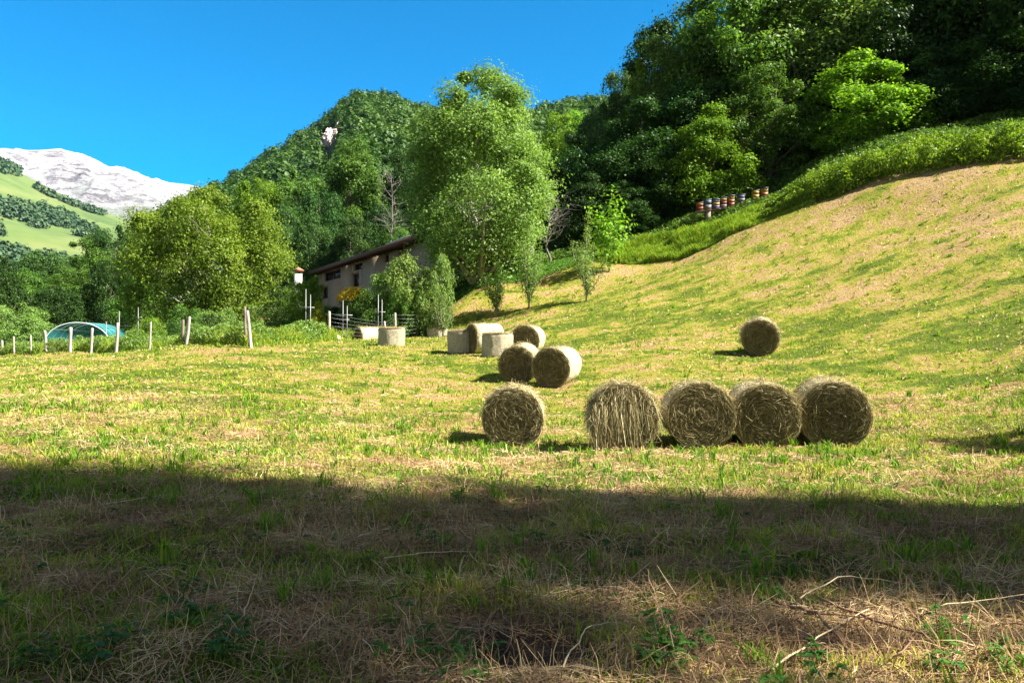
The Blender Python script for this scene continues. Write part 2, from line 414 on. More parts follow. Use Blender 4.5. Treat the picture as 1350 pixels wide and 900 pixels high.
def alp_mat():
    m, t, b, o = newmat('alpine_pasture')
    at = noise(t, 1, 5, .6, mapped(t, (.012, .012, .02))); n2 = noise(t, .12, 5, .7)
    c = ramp(t, at, [(0.35, (.05, .09, .025)), (0.5, (.09, .135, .035)), (0.65, (.14, .16, .055))])
    c = mixc(t, mth(t, 'MULTIPLY', n2, .5), c.outputs[0], (.10, .15, .04))
    t.links.new(c, b.inputs['Base Color']); b.inputs['Roughness'].default_value = .95; return m
ALP_CREST = [(-600, 60), (-300, 110), (-100, 180), (0, 214), (60, 246), (110, 270), (170, 291), (240, 302), (400, 330), (700, 345)]
_, ALP = hill_sheet('alpine_hill', alp_mat(), (-600, 700), ALP_CREST, [(-600, 430), (700, 430)], 520, 1300, 220, 140, 26, .006, 11, shape=.95)

def wood_mat():
    m, t, b, o = newmat('woodland_floor')
    n = noise(t, .15, 5, .7); c = ramp(t, n, [(.3, (.018, .035, .012)), (.7, (.05, .075, .022))])
    t.links.new(c.outputs[0], b.inputs['Base Color']); b.inputs['Roughness'].default_value = 1; return m
M['wood_floor'] = wood_mat()
PEAK_CREST = [(-200, 400), (100, 350), (200, 300), (290, 254), (330, 234), (380, 199), (420, 177), (436, 161), (455, 139), (475, 130), (505, 135), (540, 145), (600, 157), (650, 160), (700, 158), (740, 150), (780, 142), (830, 135), (950, 90), (1200, 20), (1500, -60)]
_, PEAK = hill_sheet('wooded_hill', M['wood_floor'], (-200, 1500), PEAK_CREST, [(-200, 410), (300, 372), (700, 290), (1500, 130)], 175, 520, 260, 120, 16, .012, 19, shape=.95)

# ------------------------------------------------------------------ foliage
def rnd_unit(n, rng):
    v = rng.normal(size=(n, 3)); return v / np.linalg.norm(v, axis=1)[:, None]
def leaf_quads(C, Nn, L, Wd, rng):
    """rhombic leaves: centres, normals, length, width"""
    n = len(C)
    r = rnd_unit(n, rng)
    a = np.cross(Nn, r); a /= np.linalg.norm(a, axis=1)[:, None] + 1e-9
    b = np.cross(Nn, a)
    L = np.broadcast_to(L, (n,))[:, None]; Wd = np.broadcast_to(Wd, (n,))[:, None]
    V = np.stack([C - a * L / 2, C + b * Wd / 2 - a * L * .05, C + a * L / 2 - Nn * L * .12, C - b * Wd / 2 - a * L * .05], 1).reshape(-1, 3)
    Q = np.arange(n * 4).reshape(n, 4)
    return V, Q

def crown_leaves(rng, prof, H_, R, z0, ncl, per, cr, leaf, wb=1.0, flat_=.85, inner=.45, asp=.55, outward=.7):
    """clump centres in a crown with radius profile prof(t); returns leaf arrays and the clump centres"""
    t = rng.random(ncl * 3); keep = rng.random(ncl * 3) < prof(t) ** 1.2 / prof(np.linspace(0, 1, 50)).max() ** 1.2
    t = t[keep][:ncl]; n = len(t)
    ang = np.arange(n) * 2.39996 + rng.random(n) * 1.3
    rr = (inner + (1 - inner) * rng.random(n) ** .6) * prof(t) * R
    wob = 1 + wb * (.22 * np.sin(ang * 2 + rng.random() * 6) + .14 * np.sin(ang * 5 + t * 9))
    rr = rr * wob
    C = np.stack([rr * np.cos(ang), rr * np.sin(ang), z0 + t * (H_ - z0 - cr * .5)], 1)
    crs = cr * (.4 + 1.15 * rng.random(n)) * (1 - .35 * t)
    ids = np.repeat(np.arange(n), per)
    d = rnd_unit(len(ids), rng); d[:, 2] = np.where((d[:, 2] < -.35) & (rng.random(len(ids)) < .6), -d[:, 2] * .6, d[:, 2])
    rad = crs[ids] * (.55 + .5 * rng.random(len(ids)) ** .5) * (1 + .25 * np.sin(d[:, 0] * 7 + ids) * np.cos(d[:, 2] * 6))
    off = d * rad[:, None]; off[:, 2] *= flat_
    # sprigs that break the outline
    sp = rng.random(len(ids)) < .22; off[sp] *= rng.uniform(1.1, 1.65, sp.sum())[:, None]
    Pn = C[ids] + off
    nn = d * outward + np.array([0, 0, .55]) + rnd_unit(len(ids), rng) * .75
    nn /= np.linalg.norm(nn, axis=1)[:, None]
    L = leaf * (.6 + .8 * rng.random(len(ids)))
    return Pn, nn, L, C, crs

def prof_round(t): return np.sqrt(np.clip(1 - (2 * t * .97 - .92) ** 2, 0.02, 1)) ** .8
def prof_tall(t): return np.clip(np.sin(np.pi * (t * .82 + .13)) ** .65, .05, 1)
def prof_egg(t): return np.clip(np.sin(np.pi * (t * .86 + .10) ** .75) ** .75, .05, 1)
def prof_ovoid(t): return np.clip(np.sin(np.pi * (t * .9 + .06) ** .9) ** .8 * np.clip(.8 + t * 2, 0, 1), .05, 1)
def prof_cone(t): return np.clip((1 - t) ** .75 * 1.05 * np.clip(t * 6 + .35, 0, 1), .04, 1)
def prof_hedge(t): return np.clip(1.05 * (1 - t ** 3), .15, 1)

def make_tree_meshes(name, seed, H_, R, z0, ncl, per, cr, leaf, prof, mat, bark=None, tr=None, limbs=.5, lean=0, asp=.55, inner=.45, flat_=.85, wb=1.0):
    rng = np.random.default_rng(seed)
    Pn, nn, L, C, crs = crown_leaves(rng, prof, H_, R, z0, ncl, per, cr, leaf, inner=inner, asp=asp, flat_=flat_, wb=wb)
    V, Q = leaf_quads(Pn, nn, L, L * asp, rng)
    crown = mesh_np(name + '_crown', V, [Q], mat)
    tr = tr or H_ * .018 + .05
    mb = MB(); k = 9; zz = np.linspace(0, H_ * .88, k)
    wx = np.cumsum(rng.normal(size=k) * R * .035); wy = np.cumsum(rng.normal(size=k) * R * .035); wx -= wx[0]; wy -= wy[0]
    pts = np.stack([wx, wy, zz - .3], 1); rads = tr * (1 - .88 * (zz / zz[-1]) ** .8); rads[0] *= 1.35
    mb.tube(pts, rads, 8)
    sel = rng.random(len(C)) < limbs
    for c in C[sel]:
        zs = max(z0 * .7, c[2] - np.hypot(c[0], c[1]) * rng.uniform(.5, 1.1)); zs = min(zs, H_ * .8)
        s0 = np.array([np.interp(zs, zz, wx), np.interp(zs, zz, wy), zs - .3]); r0 = np.interp(zs, zz, rads) * .5
        mid = s0 * .5 + c * .5 + np.array([0, 0, -.06 * H_ * rng.random()]) + rng.normal(size=3) * R * .04
        tt = np.linspace(0, 1, 5)[:, None]
        pp = (1 - tt) ** 2 * s0 + 2 * tt * (1 - tt) * mid + tt ** 2 * c
        mb.tube(pp, r0 * np.linspace(1, .22, 5), 5, cap=False)
    trunk = mb.mesh(name + '_trunk', bark or M['bark'], smooth=True)
    return dict(crown=crown, trunk=trunk, H=H_, R=R)

def plant_tree(v, x, y, H_, W=None, name='broadleaf_tree', label=None, cat='tree', group=None, mat=None, rz=None, z=None, crown_name='crown', trunk_name='trunk', sink=0.0):
    zb = h1(x, y) if z is None else z
    e = empty(name, (x, y, zb - sink), random.uniform(0, 6.28) if rz is None else rz)
    sz = (H_ + sink) / v['H']; sx = (W / 2 / v['R']) if W else sz
    e.scale = (sx, sx, sz)
    tag(e, label, cat, group)
    c = obj(crown_name, v['crown'], e); tr = obj(trunk_name, v['trunk'], e)
    if mat is not None:
        c.material_slots[0].link = 'OBJECT'; c.material_slots[0].material = mat
    return e
def tree_px(v, px, top, D, wpx, **kw):
    """tree whose crown top stands at photo height `top`, wpx wide, at depth D"""
    x = (px - 675) / F * D; zb = h1(x, D); zt = EYE + (450 - top) / F * D
    return plant_tree(v, x, D, max(zt - zb, 1.0), wpx / F * D, **kw)

V_ = {}
V_['round'] = [make_tree_meshes('round_a', 1, 14, 5, 1.2, 60, 561, 1.7, .31, prof_round, M['leaf_mid']),
               make_tree_meshes('round_b', 2, 14, 5.2, 1.0, 66, 527, 1.6, .31, prof_round, M['leaf_mid'])]
V_['tall'] = [make_tree_meshes('tall_a', 3, 18, 4.5, 1.5, 80, 510, 1.6, .31, prof_tall, M['leaf_mid']),
              make_tree_meshes('tall_b', 4, 18, 4.6, 1.2, 74, 544, 1.7, .31, prof_egg, M['leaf_mid'])]
V_['spire'] = [make_tree_meshes('spire', 5, 17, 4.6, 1.5, 80, 280, 1.3, .4, prof_cone, M['leaf_mid'])]
V_['close'] = [make_tree_meshes('close_a', 6, 13, 4.4, .6, 110, 420, 1.15, .27, prof_egg, M['leaf_bright']),
               make_tree_meshes('close_b', 7, 16, 4.8, .8, 120, 400, 1.25, .28, prof_tall, M['leaf_mid'])]
V_['grand'] = [make_tree_meshes('grand', 41, 15.5, 5.1, .9, 150, 720, 1.4, .19, prof_ovoid, M['leaf_light'], M['bark_grey'], tr=.3, inner=.5, limbs=.4, wb=.75)]
V_['walnut'] = [make_tree_meshes('walnut', 9, 12, 5.8, .3, 120, 720, 1.5, .20, prof_round, M['leaf_walnut'], M['bark_grey'], tr=.24, limbs=.6, inner=.5, wb=.6)]
V_['bush'] = [make_tree_meshes('bush_a', 10, 3, 1.7, .05, 45, 260, .55, .12, prof_round, M['leaf_mid'], tr=.05),
              make_tree_meshes('bush_b', 11, 3, 1.6, .05, 50, 240, .5, .12, prof_egg, M['leaf_mid'], tr=.05)]

# ---- big named trees in the middle distance
tree_px(V_['grand'][0], 631, 90, 49.5, 204, name='ash_tree', label='tallest pale green tree in the middle, rising over the right end of the farmhouse roof', rz=.4, sink=.6)
tree_px(V_['walnut'][0], 270, 240, 58, 180, name='walnut_tree', label='wide yellow-green tree behind the fence, left of the farmhouse, with pale limbs showing', rz=1.0, sink=1.2)

# ---- trees of the middle wood (px, top, depth, width, variant, material, label, name)
MIDWOOD = [
 (465, 186, 118, 84, 'tall', 0, 'leaf_mid', 'dark broad-crowned tree standing highest in the wood below the rocky hill'),
 (520, 192, 122, 60, 'tall', 1, 'leaf_dark', 'dark green tree just left of the tallest pale tree, at the top of the wood'),
 (395, 218, 132, 80, 'round', 0, 'leaf_mid', 'rounded mid-green tree on the wood skyline over the farmhouse chimney'),
 (340, 232, 128, 76, 'round', 1, 'leaf_bright', 'light green tree on the skyline just right of the wide yellow-green tree'),
 (425, 243, 105, 66, 'round', 1, 'leaf_dark', 'dark tree in the wood left of the highest broad-crowned one'),
 (375, 262, 100, 70, 'round', 0, 'leaf_blue', 'blue-green tree in the second row of the wood over the chimney'),
 (412, 292, 94, 62, 'round', 1, 'leaf_blue', 'blue-green tree close above the left end of the farmhouse roof'),
 (335, 280, 92, 60, 'round', 0, 'leaf_blue', 'grey-green tree touching the right edge of the wide yellow-green tree'),
 (462, 282, 92, 60, 'tall', 1, 'leaf_blue', 'grey-green tree above the middle of the farmhouse roof'),
 (500, 262, 96, 46, 'round', 0, 'leaf_dark', 'narrow dark tree above the farmhouse roof, left of the tallest pale tree'),
 (520, 296, 90, 50, 'round', 1, 'leaf_mid', 'green tree right behind the sheet metal of the farmhouse roof'),
 (560, 250, 100, 60, 'tall', 0, 'leaf_dark', 'dark tree mostly hidden behind the tallest pale tree'),
 (360, 318, 88, 58, 'round', 0, 'leaf_dark', 'low dark tree just right of the small white chimney'),
 (438, 325, 93, 46, 'bush', 0, 'leaf_dark', 'low dark tree behind the left end of the farmhouse roof'),
 (150, 290, 112, 66, 'round', 0, 'leaf_dark', 'dark tree at the left of the wide yellow-green tree, top of the left wood'),
 (112, 308, 108, 70, 'tall', 1, 'leaf_mid', 'tree with a twiggy gap in the left wood, in front of the alpine meadow'),
 (190, 300, 100, 60, 'round', 1, 'leaf_mid', 'green tree behind the left shoulder of the wide yellow-green tree'),
 (60, 328, 105, 70, 'round', 1, 'leaf_blue', 'grey-green tree at the left picture edge below the alpine forest'),
 (15, 332, 112, 76, 'round', 0, 'leaf_dark', 'dark tree at the far left edge above the bright green bushes'),
 (35, 348, 90, 66, 'round', 0, 'leaf_mid', 'round green tree above the left bushes near the picture edge'),
 (100, 352, 82, 70, 'tall', 0, 'leaf_mid', 'tall feathery green tree above the teal hoop tunnel'),
 (145, 340, 78, 60, 'round', 1, 'leaf_dark', 'dark green tree between the hoop tunnel and the wide yellow-green tree'),
 (-20, 330, 84, 80, 'round', 1, 'leaf_dark', 'dark tree cut by the left picture edge'),
 (75, 372, 72, 56, 'round', 0, 'leaf_dark', 'dark tree immediately behind the teal hoop tunnel'),
 (185, 368, 68, 66, 'round', 1, 'leaf_mid', 'green tree under the left side of the wide yellow-green tree'),
 (20, 395, 66, 84, 'round', 0, 'leaf_light', 'low bright green bushy tree left of the teal hoop tunnel'),
 (-60, 370, 60, 90, 'round', 1, 'leaf_mid', 'bushy green tree outside the fence at the far left edge'),
 (738, 148, 92, 64, 'tall', 0, 'leaf_bright', 'sunlit yellow-green tree right behind the tallest pale tree'),
 (715, 190, 78, 60, 'round', 0, 'leaf_mid', 'mid-green tree at the right shoulder of the tallest pale tree'),
 (768, 140, 150, 60, 'round', 1, 'leaf_bright', 'small sunlit tree on the skyline between the pale tree and the dark wood'),
 (700, 165, 110, 60, 'round', 1, 'leaf_mid', 'green tree peeping over the right side of the tallest pale tree'),
]
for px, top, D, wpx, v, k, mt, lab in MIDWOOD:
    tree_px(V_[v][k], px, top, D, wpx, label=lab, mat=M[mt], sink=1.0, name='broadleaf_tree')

# leafless tree in the wood, left of the pale tree
def bare_tree(name, x, y, H_, spread, seed, label, n=26, z=None, r0=.14, lean=0):
    rng = np.random.default_rng(seed); mb = MB()
    zz = np.linspace(0, H_, 8); wx = np.cumsum(rng.normal(size=8) * .12) + lean * zz; wx -= wx[0]
    pts = np.stack([wx, np.cumsum(rng.normal(size=8) * .1), zz], 1); pts[:, 1] -= pts[0, 1]
    mb.tube(pts, r0 * np.linspace(1, .2, 8), 6)
    e = empty(name, (x, y, (h1(x, y) if z is None else z) - .3)); tag(e, label, 'tree')
    mb.build('trunk', M['bark_bare'], e, True)
    mb = MB()
    for q in range(n):
        t = rng.uniform(.3, .98); s0 = np.array([np.interp(t * H_, zz, pts[:, 0]), np.interp(t * H_, zz, pts[:, 1]), t * H_])
        a = rng.random() * 6.28; l = spread * rng.uniform(.4, 1) * (1.2 - t * .6); el = rng.uniform(.1, .9)
        d = np.array([math.cos(a) * math.cos(el), math.sin(a) * math.cos(el), math.sin(el)])
        p1 = s0 + d * l * .5 + rng.normal(size=3) * .1; p2 = s0 + d * l + np.array([0, 0, l * .15])
        mb.tube([s0, p1, p2], np.array([.32, .2, .08]) * r0, 4, False)
        for w_ in range(4):
            b0 = p1 * .5 + p2 * .5 if w_ % 2 else p1; dd = d + rnd_unit(1, rng)[0] * .9
            mb.tube([b0, b0 + dd * l * .22, b0 + dd * l * .42], np.array([.13, .09, .04]) * r0, 3, False)
    mb.build('branches', M['bark_bare'], e)
    return e
q = gpoint(517, 88); bare_tree('bare_tree', q[0], q[1], 13.0, 3.0, 5, 'leafless grey tree with a pale trunk, left of the tallest pale tree', 40, r0=.15)
q = gpoint(722, 53.5); bare_tree('bare_tree', q[0], q[1], 5.2, 2.6, 6, 'bare twiggy tree against the dark wood, right beside the tallest pale tree', 36, r0=.12)

# ---- the dark wood on the right hillside
RIGHT = [
 # px, top, D, w, variant, k, mat, label or None
 (1128, 72, 56, 150, 'close', 0, 'leaf_bright', 'bushy yellow-green tree at the wood edge above the bramble bank'),
 (935, 138, 57, 104, 'close', 0, 'leaf_bright', 'small bright green tree standing directly above the beehives'),
 (1015, 86, 58, 110, 'close', 1, 'leaf_mid', 'mid-green tree at the wood edge between the two bright green trees above the beehives'),
 (1105, -75, 64, 190, 'close', 1, 'leaf_light', 'pale sunlit tree filling the top of the photo above the bushy yellow-green tree'),
 (985, -60, 66, 170, 'close', 1, 'leaf_mid', 'tall tree at the top edge of the photo, straight above the beehives'),
 (915, -5, 68, 100, 'tall', 0, 'leaf_mid', 'tall tree whose crown meets the top edge of the photo beside the blue sky'),
 (872, 42, 69, 80, 'tall', 1, 'leaf_mid', 'second tree down the right wood skyline from the top edge of the photo'),
 (842, 66, 70, 56, 'spire', 0, 'leaf_bright', 'pointed light green tree on the skyline of the right wood'),
 (812, 92, 72, 62, 'tall', 0, 'leaf_blue', 'grey-green tree on the skyline just left of the pointed one'),
 (788, 126, 74, 60, 'round', 0, 'leaf_dark', 'last tree at the left end of the right wood skyline'),
 (758, 168, 66, 62, 'tall', 1, 'leaf_dark', 'dark tree at the left foot of the right wood, behind the orchard saplings'),
]
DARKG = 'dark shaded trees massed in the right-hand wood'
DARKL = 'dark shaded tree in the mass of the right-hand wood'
DK = [(800, 170, 62, 96), (850, 130, 61, 110), (900, 110, 63, 100), (880, 200, 58, 90), (775, 228, 58, 70), (825, 240, 57, 74), (745, 262, 60, 50), (735, 210, 63, 56), (1060, 90, 62, 120),
      (1205, -40, 60, 150), (1290, -90, 58, 170), (1385, -120, 56, 170), (1230, 60, 56, 110), (1320, 40, 54, 130), (1420, 20, 52, 140), (1190, -120, 70, 180), (1060, -140, 80, 190), (940, 60, 64, 100),
      (970, 190, 60, 90), (1060, 190, 59, 90), (1200, 120, 58, 90), (1275, -150, 66, 180), (1400, -180, 64, 180), (1500, -100, 56, 200), (1030, 20, 70, 140), (860, 20, 80, 110), (1160, 170, 58, 90),
      (1270, 100, 55, 84), (1370, 90, 52, 84), (1010, 210, 62, 80), (915, 225, 61, 70), (1530, 60, 50, 150), (700, 285, 72, 60), (750, 300, 66, 50), (1600, -40, 54, 200)]
for px, top, D, wpx, v, k, mt, lab in RIGHT:
    tree_px(V_[v][k], px, top, D, wpx, label=lab, mat=M[mt], sink=.8, name='broadleaf_tree')
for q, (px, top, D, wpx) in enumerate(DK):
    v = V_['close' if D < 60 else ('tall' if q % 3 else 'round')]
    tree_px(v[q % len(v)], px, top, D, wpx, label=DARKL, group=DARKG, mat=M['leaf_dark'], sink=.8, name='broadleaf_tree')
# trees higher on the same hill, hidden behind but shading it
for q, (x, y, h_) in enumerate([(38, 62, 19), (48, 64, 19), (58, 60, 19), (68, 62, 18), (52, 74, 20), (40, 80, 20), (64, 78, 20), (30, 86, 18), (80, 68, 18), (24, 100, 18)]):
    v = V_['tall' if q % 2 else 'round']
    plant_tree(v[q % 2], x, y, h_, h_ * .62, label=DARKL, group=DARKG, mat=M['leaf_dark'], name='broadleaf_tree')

# ---- trees beside the photographer that shade the foreground
SH = [(9.2, 4.9, 6.0, 2.0), (12, 3.7, 11, 2.7), (14.2, 4.0, 12.5, 1.7), (16.5, 2.4, 16, 2.8), (20, 2.6, 19, 2.0)]
HIGH = [(29.5, -2.8, 35, 6.0), (30.5, -4.6, 34, 6.0), (32, -1.9, 37, 4.4), (18, 1.0, 20, 3.8), (20, -1.2, 25.6, 5.0), (24, -.8, 30, 5.2), (22, -3.3, 27.5, 5.2)]
for q, (x, y, h_, w_) in enumerate(SH):
    plant_tree(V_['round'][q % 2], x, y, h_, w_, label='leafy tree just outside the right edge, shading the foreground grass', group='trees shading the foreground', mat=M['leaf_mid'], name='broadleaf_tree', rz=q * 1.1)
V_['canopy'] = [make_tree_meshes('canopy', 12, 22, 4.6, 15.5, 90, 240, 1.3, .28, prof_round, M['leaf_mid'])]
for q, (x, y, h_, w_) in enumerate(HIGH):
    plant_tree(V_['canopy'][0], x, y, h_, w_, label='tall high-crowned tree outside the right edge, shading the foreground grass', group='high trees shading the foreground', mat=M['leaf_mid'], name='broadleaf_tree', rz=q * 1.7)
plant_tree(V_['bush'][0], 12.6, 10.7, 4.6, 2.4, label='small tree outside the right edge casting the shadow right of the bales', name='broadleaf_tree', mat=M['leaf_mid'])

# ---- far woods as a mass
def far_wood(name, grid, n, mask, size, seed, mat, label, per=110, leaf=.3):
    rng = np.random.default_rng(seed); X, D, Z = grid
    nv, nu = X.shape
    pro = []
    for k in range(5):
        d = rnd_unit(per, rng); d[:, 2] = np.abs(d[:, 2]) * 1.2 - .25
        off = d * (.7 + .35 * rng.random(per))[:, None] * np.array([.5, .5, .62])
        off *= (1 + .35 * np.sin(d[:, 0] * 5 + k) * np.cos(d[:, 1] * 4 + d[:, 2] * 5))[:, None]
        nn = d + np.array([0, 0, .3]) + rnd_unit(per, rng) * .5; nn /= np.linalg.norm(nn, axis=1)[:, None]
        V, Q = leaf_quads(off, nn, leaf * (.7 + .6 * rng.random(per)), leaf * .7, rng)
        pro.append(V)
    u = rng.random(n) * (nu - 1.01); v = rng.random(n) * (nv - 1.01)
    i = u.astype(int); j = v.astype(int); fu = (u - i)[:, None]; fv = (v - j)[:, None]
    G = np.stack([X, D, Z], -1)
    Pt = (G[j, i] * (1 - fu) + G[j, i + 1] * fu) * (1 - fv) + (G[j + 1, i] * (1 - fu) + G[j + 1, i + 1] * fu) * fv
    k = mask(u / (nu - 1), v / (nv - 1), Pt, rng); Pt = Pt[k]
    sc = size * (.6 + .9 * rng.random(len(Pt)) ** 1.5)
    out = []
    for q in range(5):
        sel = np.arange(len(Pt)) % 5 == q; p = Pt[sel]; s_ = sc[sel]
        an = rng.random(len(p)) * 6.28; ca, sa = np.cos(an)[:, None], np.sin(an)[:, None]
        B = pro[q][None]; s3 = s_[:, None]; hz = (s_ * (.85 + .5 * rng.random(len(p))))[:, None]
        W = np.stack([(B[..., 0] * ca - B[..., 1] * sa) * s3, (B[..., 0] * sa + B[..., 1] * ca) * s3, B[..., 2] * hz + hz * .35], -1) + p[:, None]
        out.append(W.reshape(-1, 3))
    V = np.vstack(out); Q = np.arange(len(V)).reshape(-1, 4)
    o = obj(name, mesh_np(name, V, [Q], mat)); return tag(o, label, 'wood', kind='stuff')

def rock_hole(Pt):
    px = Pt[:, 0] / Pt[:, 1] * F + 675; py = 450 - (Pt[:, 2] - EYE) / Pt[:, 1] * F
    return (((px - 434) / 14) ** 2 + ((py - 198) / 30) ** 2 < 1) | (((px - 448) / 6) ** 2 + ((py - 176) / 12) ** 2 < 1) | (((px - 397) / 9) ** 2 + ((py - 208) / 9) ** 2 < 1) | (((px - 467) / 5) ** 2 + ((py - 155) / 3) ** 2 < 1)
def peak_mask(u, v, Pt, rng):
    px = Pt[:, 0] / Pt[:, 1] * F + 675
    return (v < .84) & (px > 180) & (px < 900) & (v > .10) & ~rock_hole(Pt + np.array([0, 0, 3]))
far_wood('hill_forest', PEAK, 17000, peak_mask, 6.5, 3, M['leaf_far'], 'dense green woodland covering the rounded rocky hill behind the wood', per=130, leaf=.2)
def alp_mask(u, v, Pt, rng):
    n = fbm(Pt[:, 0] * .010, Pt[:, 1] * .010, 3, 51)
    px = Pt[:, 0] / Pt[:, 1] * F + 675
    thr = np.where(v < .20, -1, np.where(v < .40, .03, .15))
    return (n > thr) & (v < .82) & (px < 420) & (px > -260)
M['leaf_alp'] = leaf_mat('leaf_alp', (.045, .095, .045), (.09, .155, .065), (.14, .20, .08), trans=0.1, clump=0.01)
far_wood('alpine_forest', ALP, 46000, alp_mask, 8.5, 4, M['leaf_alp'], 'bluish forest and copses on the slope under the alpine pasture', per=50, leaf=.36)

# pale limestone outcrops on the wooded hill
M['rock'] = flat('limestone', (.50, .44, .40), .9, .45, .25, bmp=1.0)
def outcrop(px, py, w_, h_, label, seed):
    X, D, Z = PEAK
    pxs = X / D * F + 675; pys = 450 - (Z - EYE) / D * F
    nv = X.shape[0] * 4 // 5
    k = np.argmin((pxs[:nv] - px) ** 2 + (pys[:nv] - py) ** 2); p = np.array([X.ravel()[k], D.ravel()[k], Z.ravel()[k]])
    sc = p[1] / F; rng = np.random.default_rng(seed)
    n = 34; U, Vv = np.meshgrid(np.linspace(-1, 1, n), np.linspace(-1, 1, n))
    r = np.sqrt(U ** 2 + Vv ** 2); bul = np.clip(1.05 - r, 0, 1) ** .5 * 5 + ridged(U * 2.5 + seed, Vv * 4, 4, seed) * 5 - 3
    sl = 1.1
    Xr = p[0] + U * w_ / 2 * sc + Vv * w_ * .12 * sc; Zr = p[2] + Vv * h_ / 2 * sc + 1; Yr = p[1] + Vv * h_ / 2 * sc * sl - bul - 6
    i = np.arange(n - 1)[:, None] * n + np.arange(n - 1)[None]
    Q = np.stack([i, i + 1, i + n + 1, i + n], -1).reshape(-1, 4)
    V = np.stack([Xr, Yr, Zr], -1).reshape(-1, 3); base = V + np.array([0, 9, -2])
    # closed body: back shell
    nV = len(V); rim = np.concatenate([np.arange(n), np.arange(1, n) * n + n - 1, (n - 1) * n + np.arange(n - 2, -1, -1), np.arange(n - 2, 0, -1) * n])
    Qs = np.stack([rim, np.roll(rim, -1), np.roll(rim, -1) + nV, rim + nV], -1)
    o = obj('rock_outcrop', mesh_np('rock_outcrop', np.vstack([V, base]), [Q, Q[:, ::-1] + nV, Qs], M['rock'], smooth=False)); tag(o, label, 'rock')
outcrop(435, 187, 18, 36, 'largest pale rock face showing among the trees of the rounded hill', 2)
outcrop(397, 203, 15, 9, 'small pale rock patch on the hill, left of the largest rock face', 5)

outcrop(449, 171, 8, 12, 'small pale rock patch on the hill, just above and right of the largest rock face', 7)

# ------------------------------------------------------------------ hay bales
def hay_mat(name, stops, scale=9):
    m, t, b, o = newmat(name)
    n = noise(t, scale, 6, .75); n2 = noise(t, scale * 5, 4, .7)
    r = ramp(t, mth(t, 'ADD', mth(t, 'MULTIPLY', n, .6), mth(t, 'MULTIPLY', n2, .4)), stops)
    t.links.new(r.outputs[0], b.inputs['Base Color']); b.inputs['Roughness'].default_value = .9; bump(t, b, n2, 1, .03); return m
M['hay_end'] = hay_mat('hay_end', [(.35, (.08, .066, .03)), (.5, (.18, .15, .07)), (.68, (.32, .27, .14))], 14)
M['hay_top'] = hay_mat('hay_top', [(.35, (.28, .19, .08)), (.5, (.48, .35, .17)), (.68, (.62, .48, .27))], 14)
def wrap_mat(k=1.0):
    m, t, b, o = newmat('net_wrapped_hay')
    tc = mapped(t, (1, 1, 1)); n = noise(t, 14, 5, .7, tc); st = noise(t, 1, 5, .7, mapped(t, (5, 90, 5)))
    r = ramp(t, mth(t, 'ADD', mth(t, 'MULTIPLY', n, .5), mth(t, 'MULTIPLY', st, .5)), [(p_, tuple(k * v_ for v_ in c_)) for p_, c_ in ((.35, (.26, .22, .13)), (.5, (.52, .46, .32)), (.65, (.72, .66, .50)))])
    t.links.new(r.outputs[0], b.inputs['Base Color']); b.inputs['Roughness'].default_value = .7; bump(t, b, st, .8, .02); return m
M['wrap'] = wrap_mat()
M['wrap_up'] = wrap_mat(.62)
M['strand'] = blade_mat('hay_strand', [(0, (.06, .045, .018)), (.4, (.19, .15, .065)), (.75, (.44, .37, .19)), (1, (.80, .70, .45))], .1)

def ribbons(P0, P1, P2, wd, tint, Nn):
    """two-segment flat straws: start, middle, end, width, tint, face normal"""
    d = P2 - P0; s = np.cross(d, Nn); s /= np.linalg.norm(s, axis=1)[:, None] + 1e-9; s = s * np.broadcast_to(wd, (len(P0),))[:, None] / 2
    V = np.stack([P0 - s, P0 + s, P1 - s, P1 + s, P2 - s * .5, P2 + s * .5], 1).reshape(-1, 3)
    b = np.arange(len(P0))[:, None] * 6
    Q = np.concatenate([b + np.array([[0, 1, 3, 2]]), b + np.array([[2, 3, 5, 4]])])
    return V, Q, np.repeat(tint, 6)

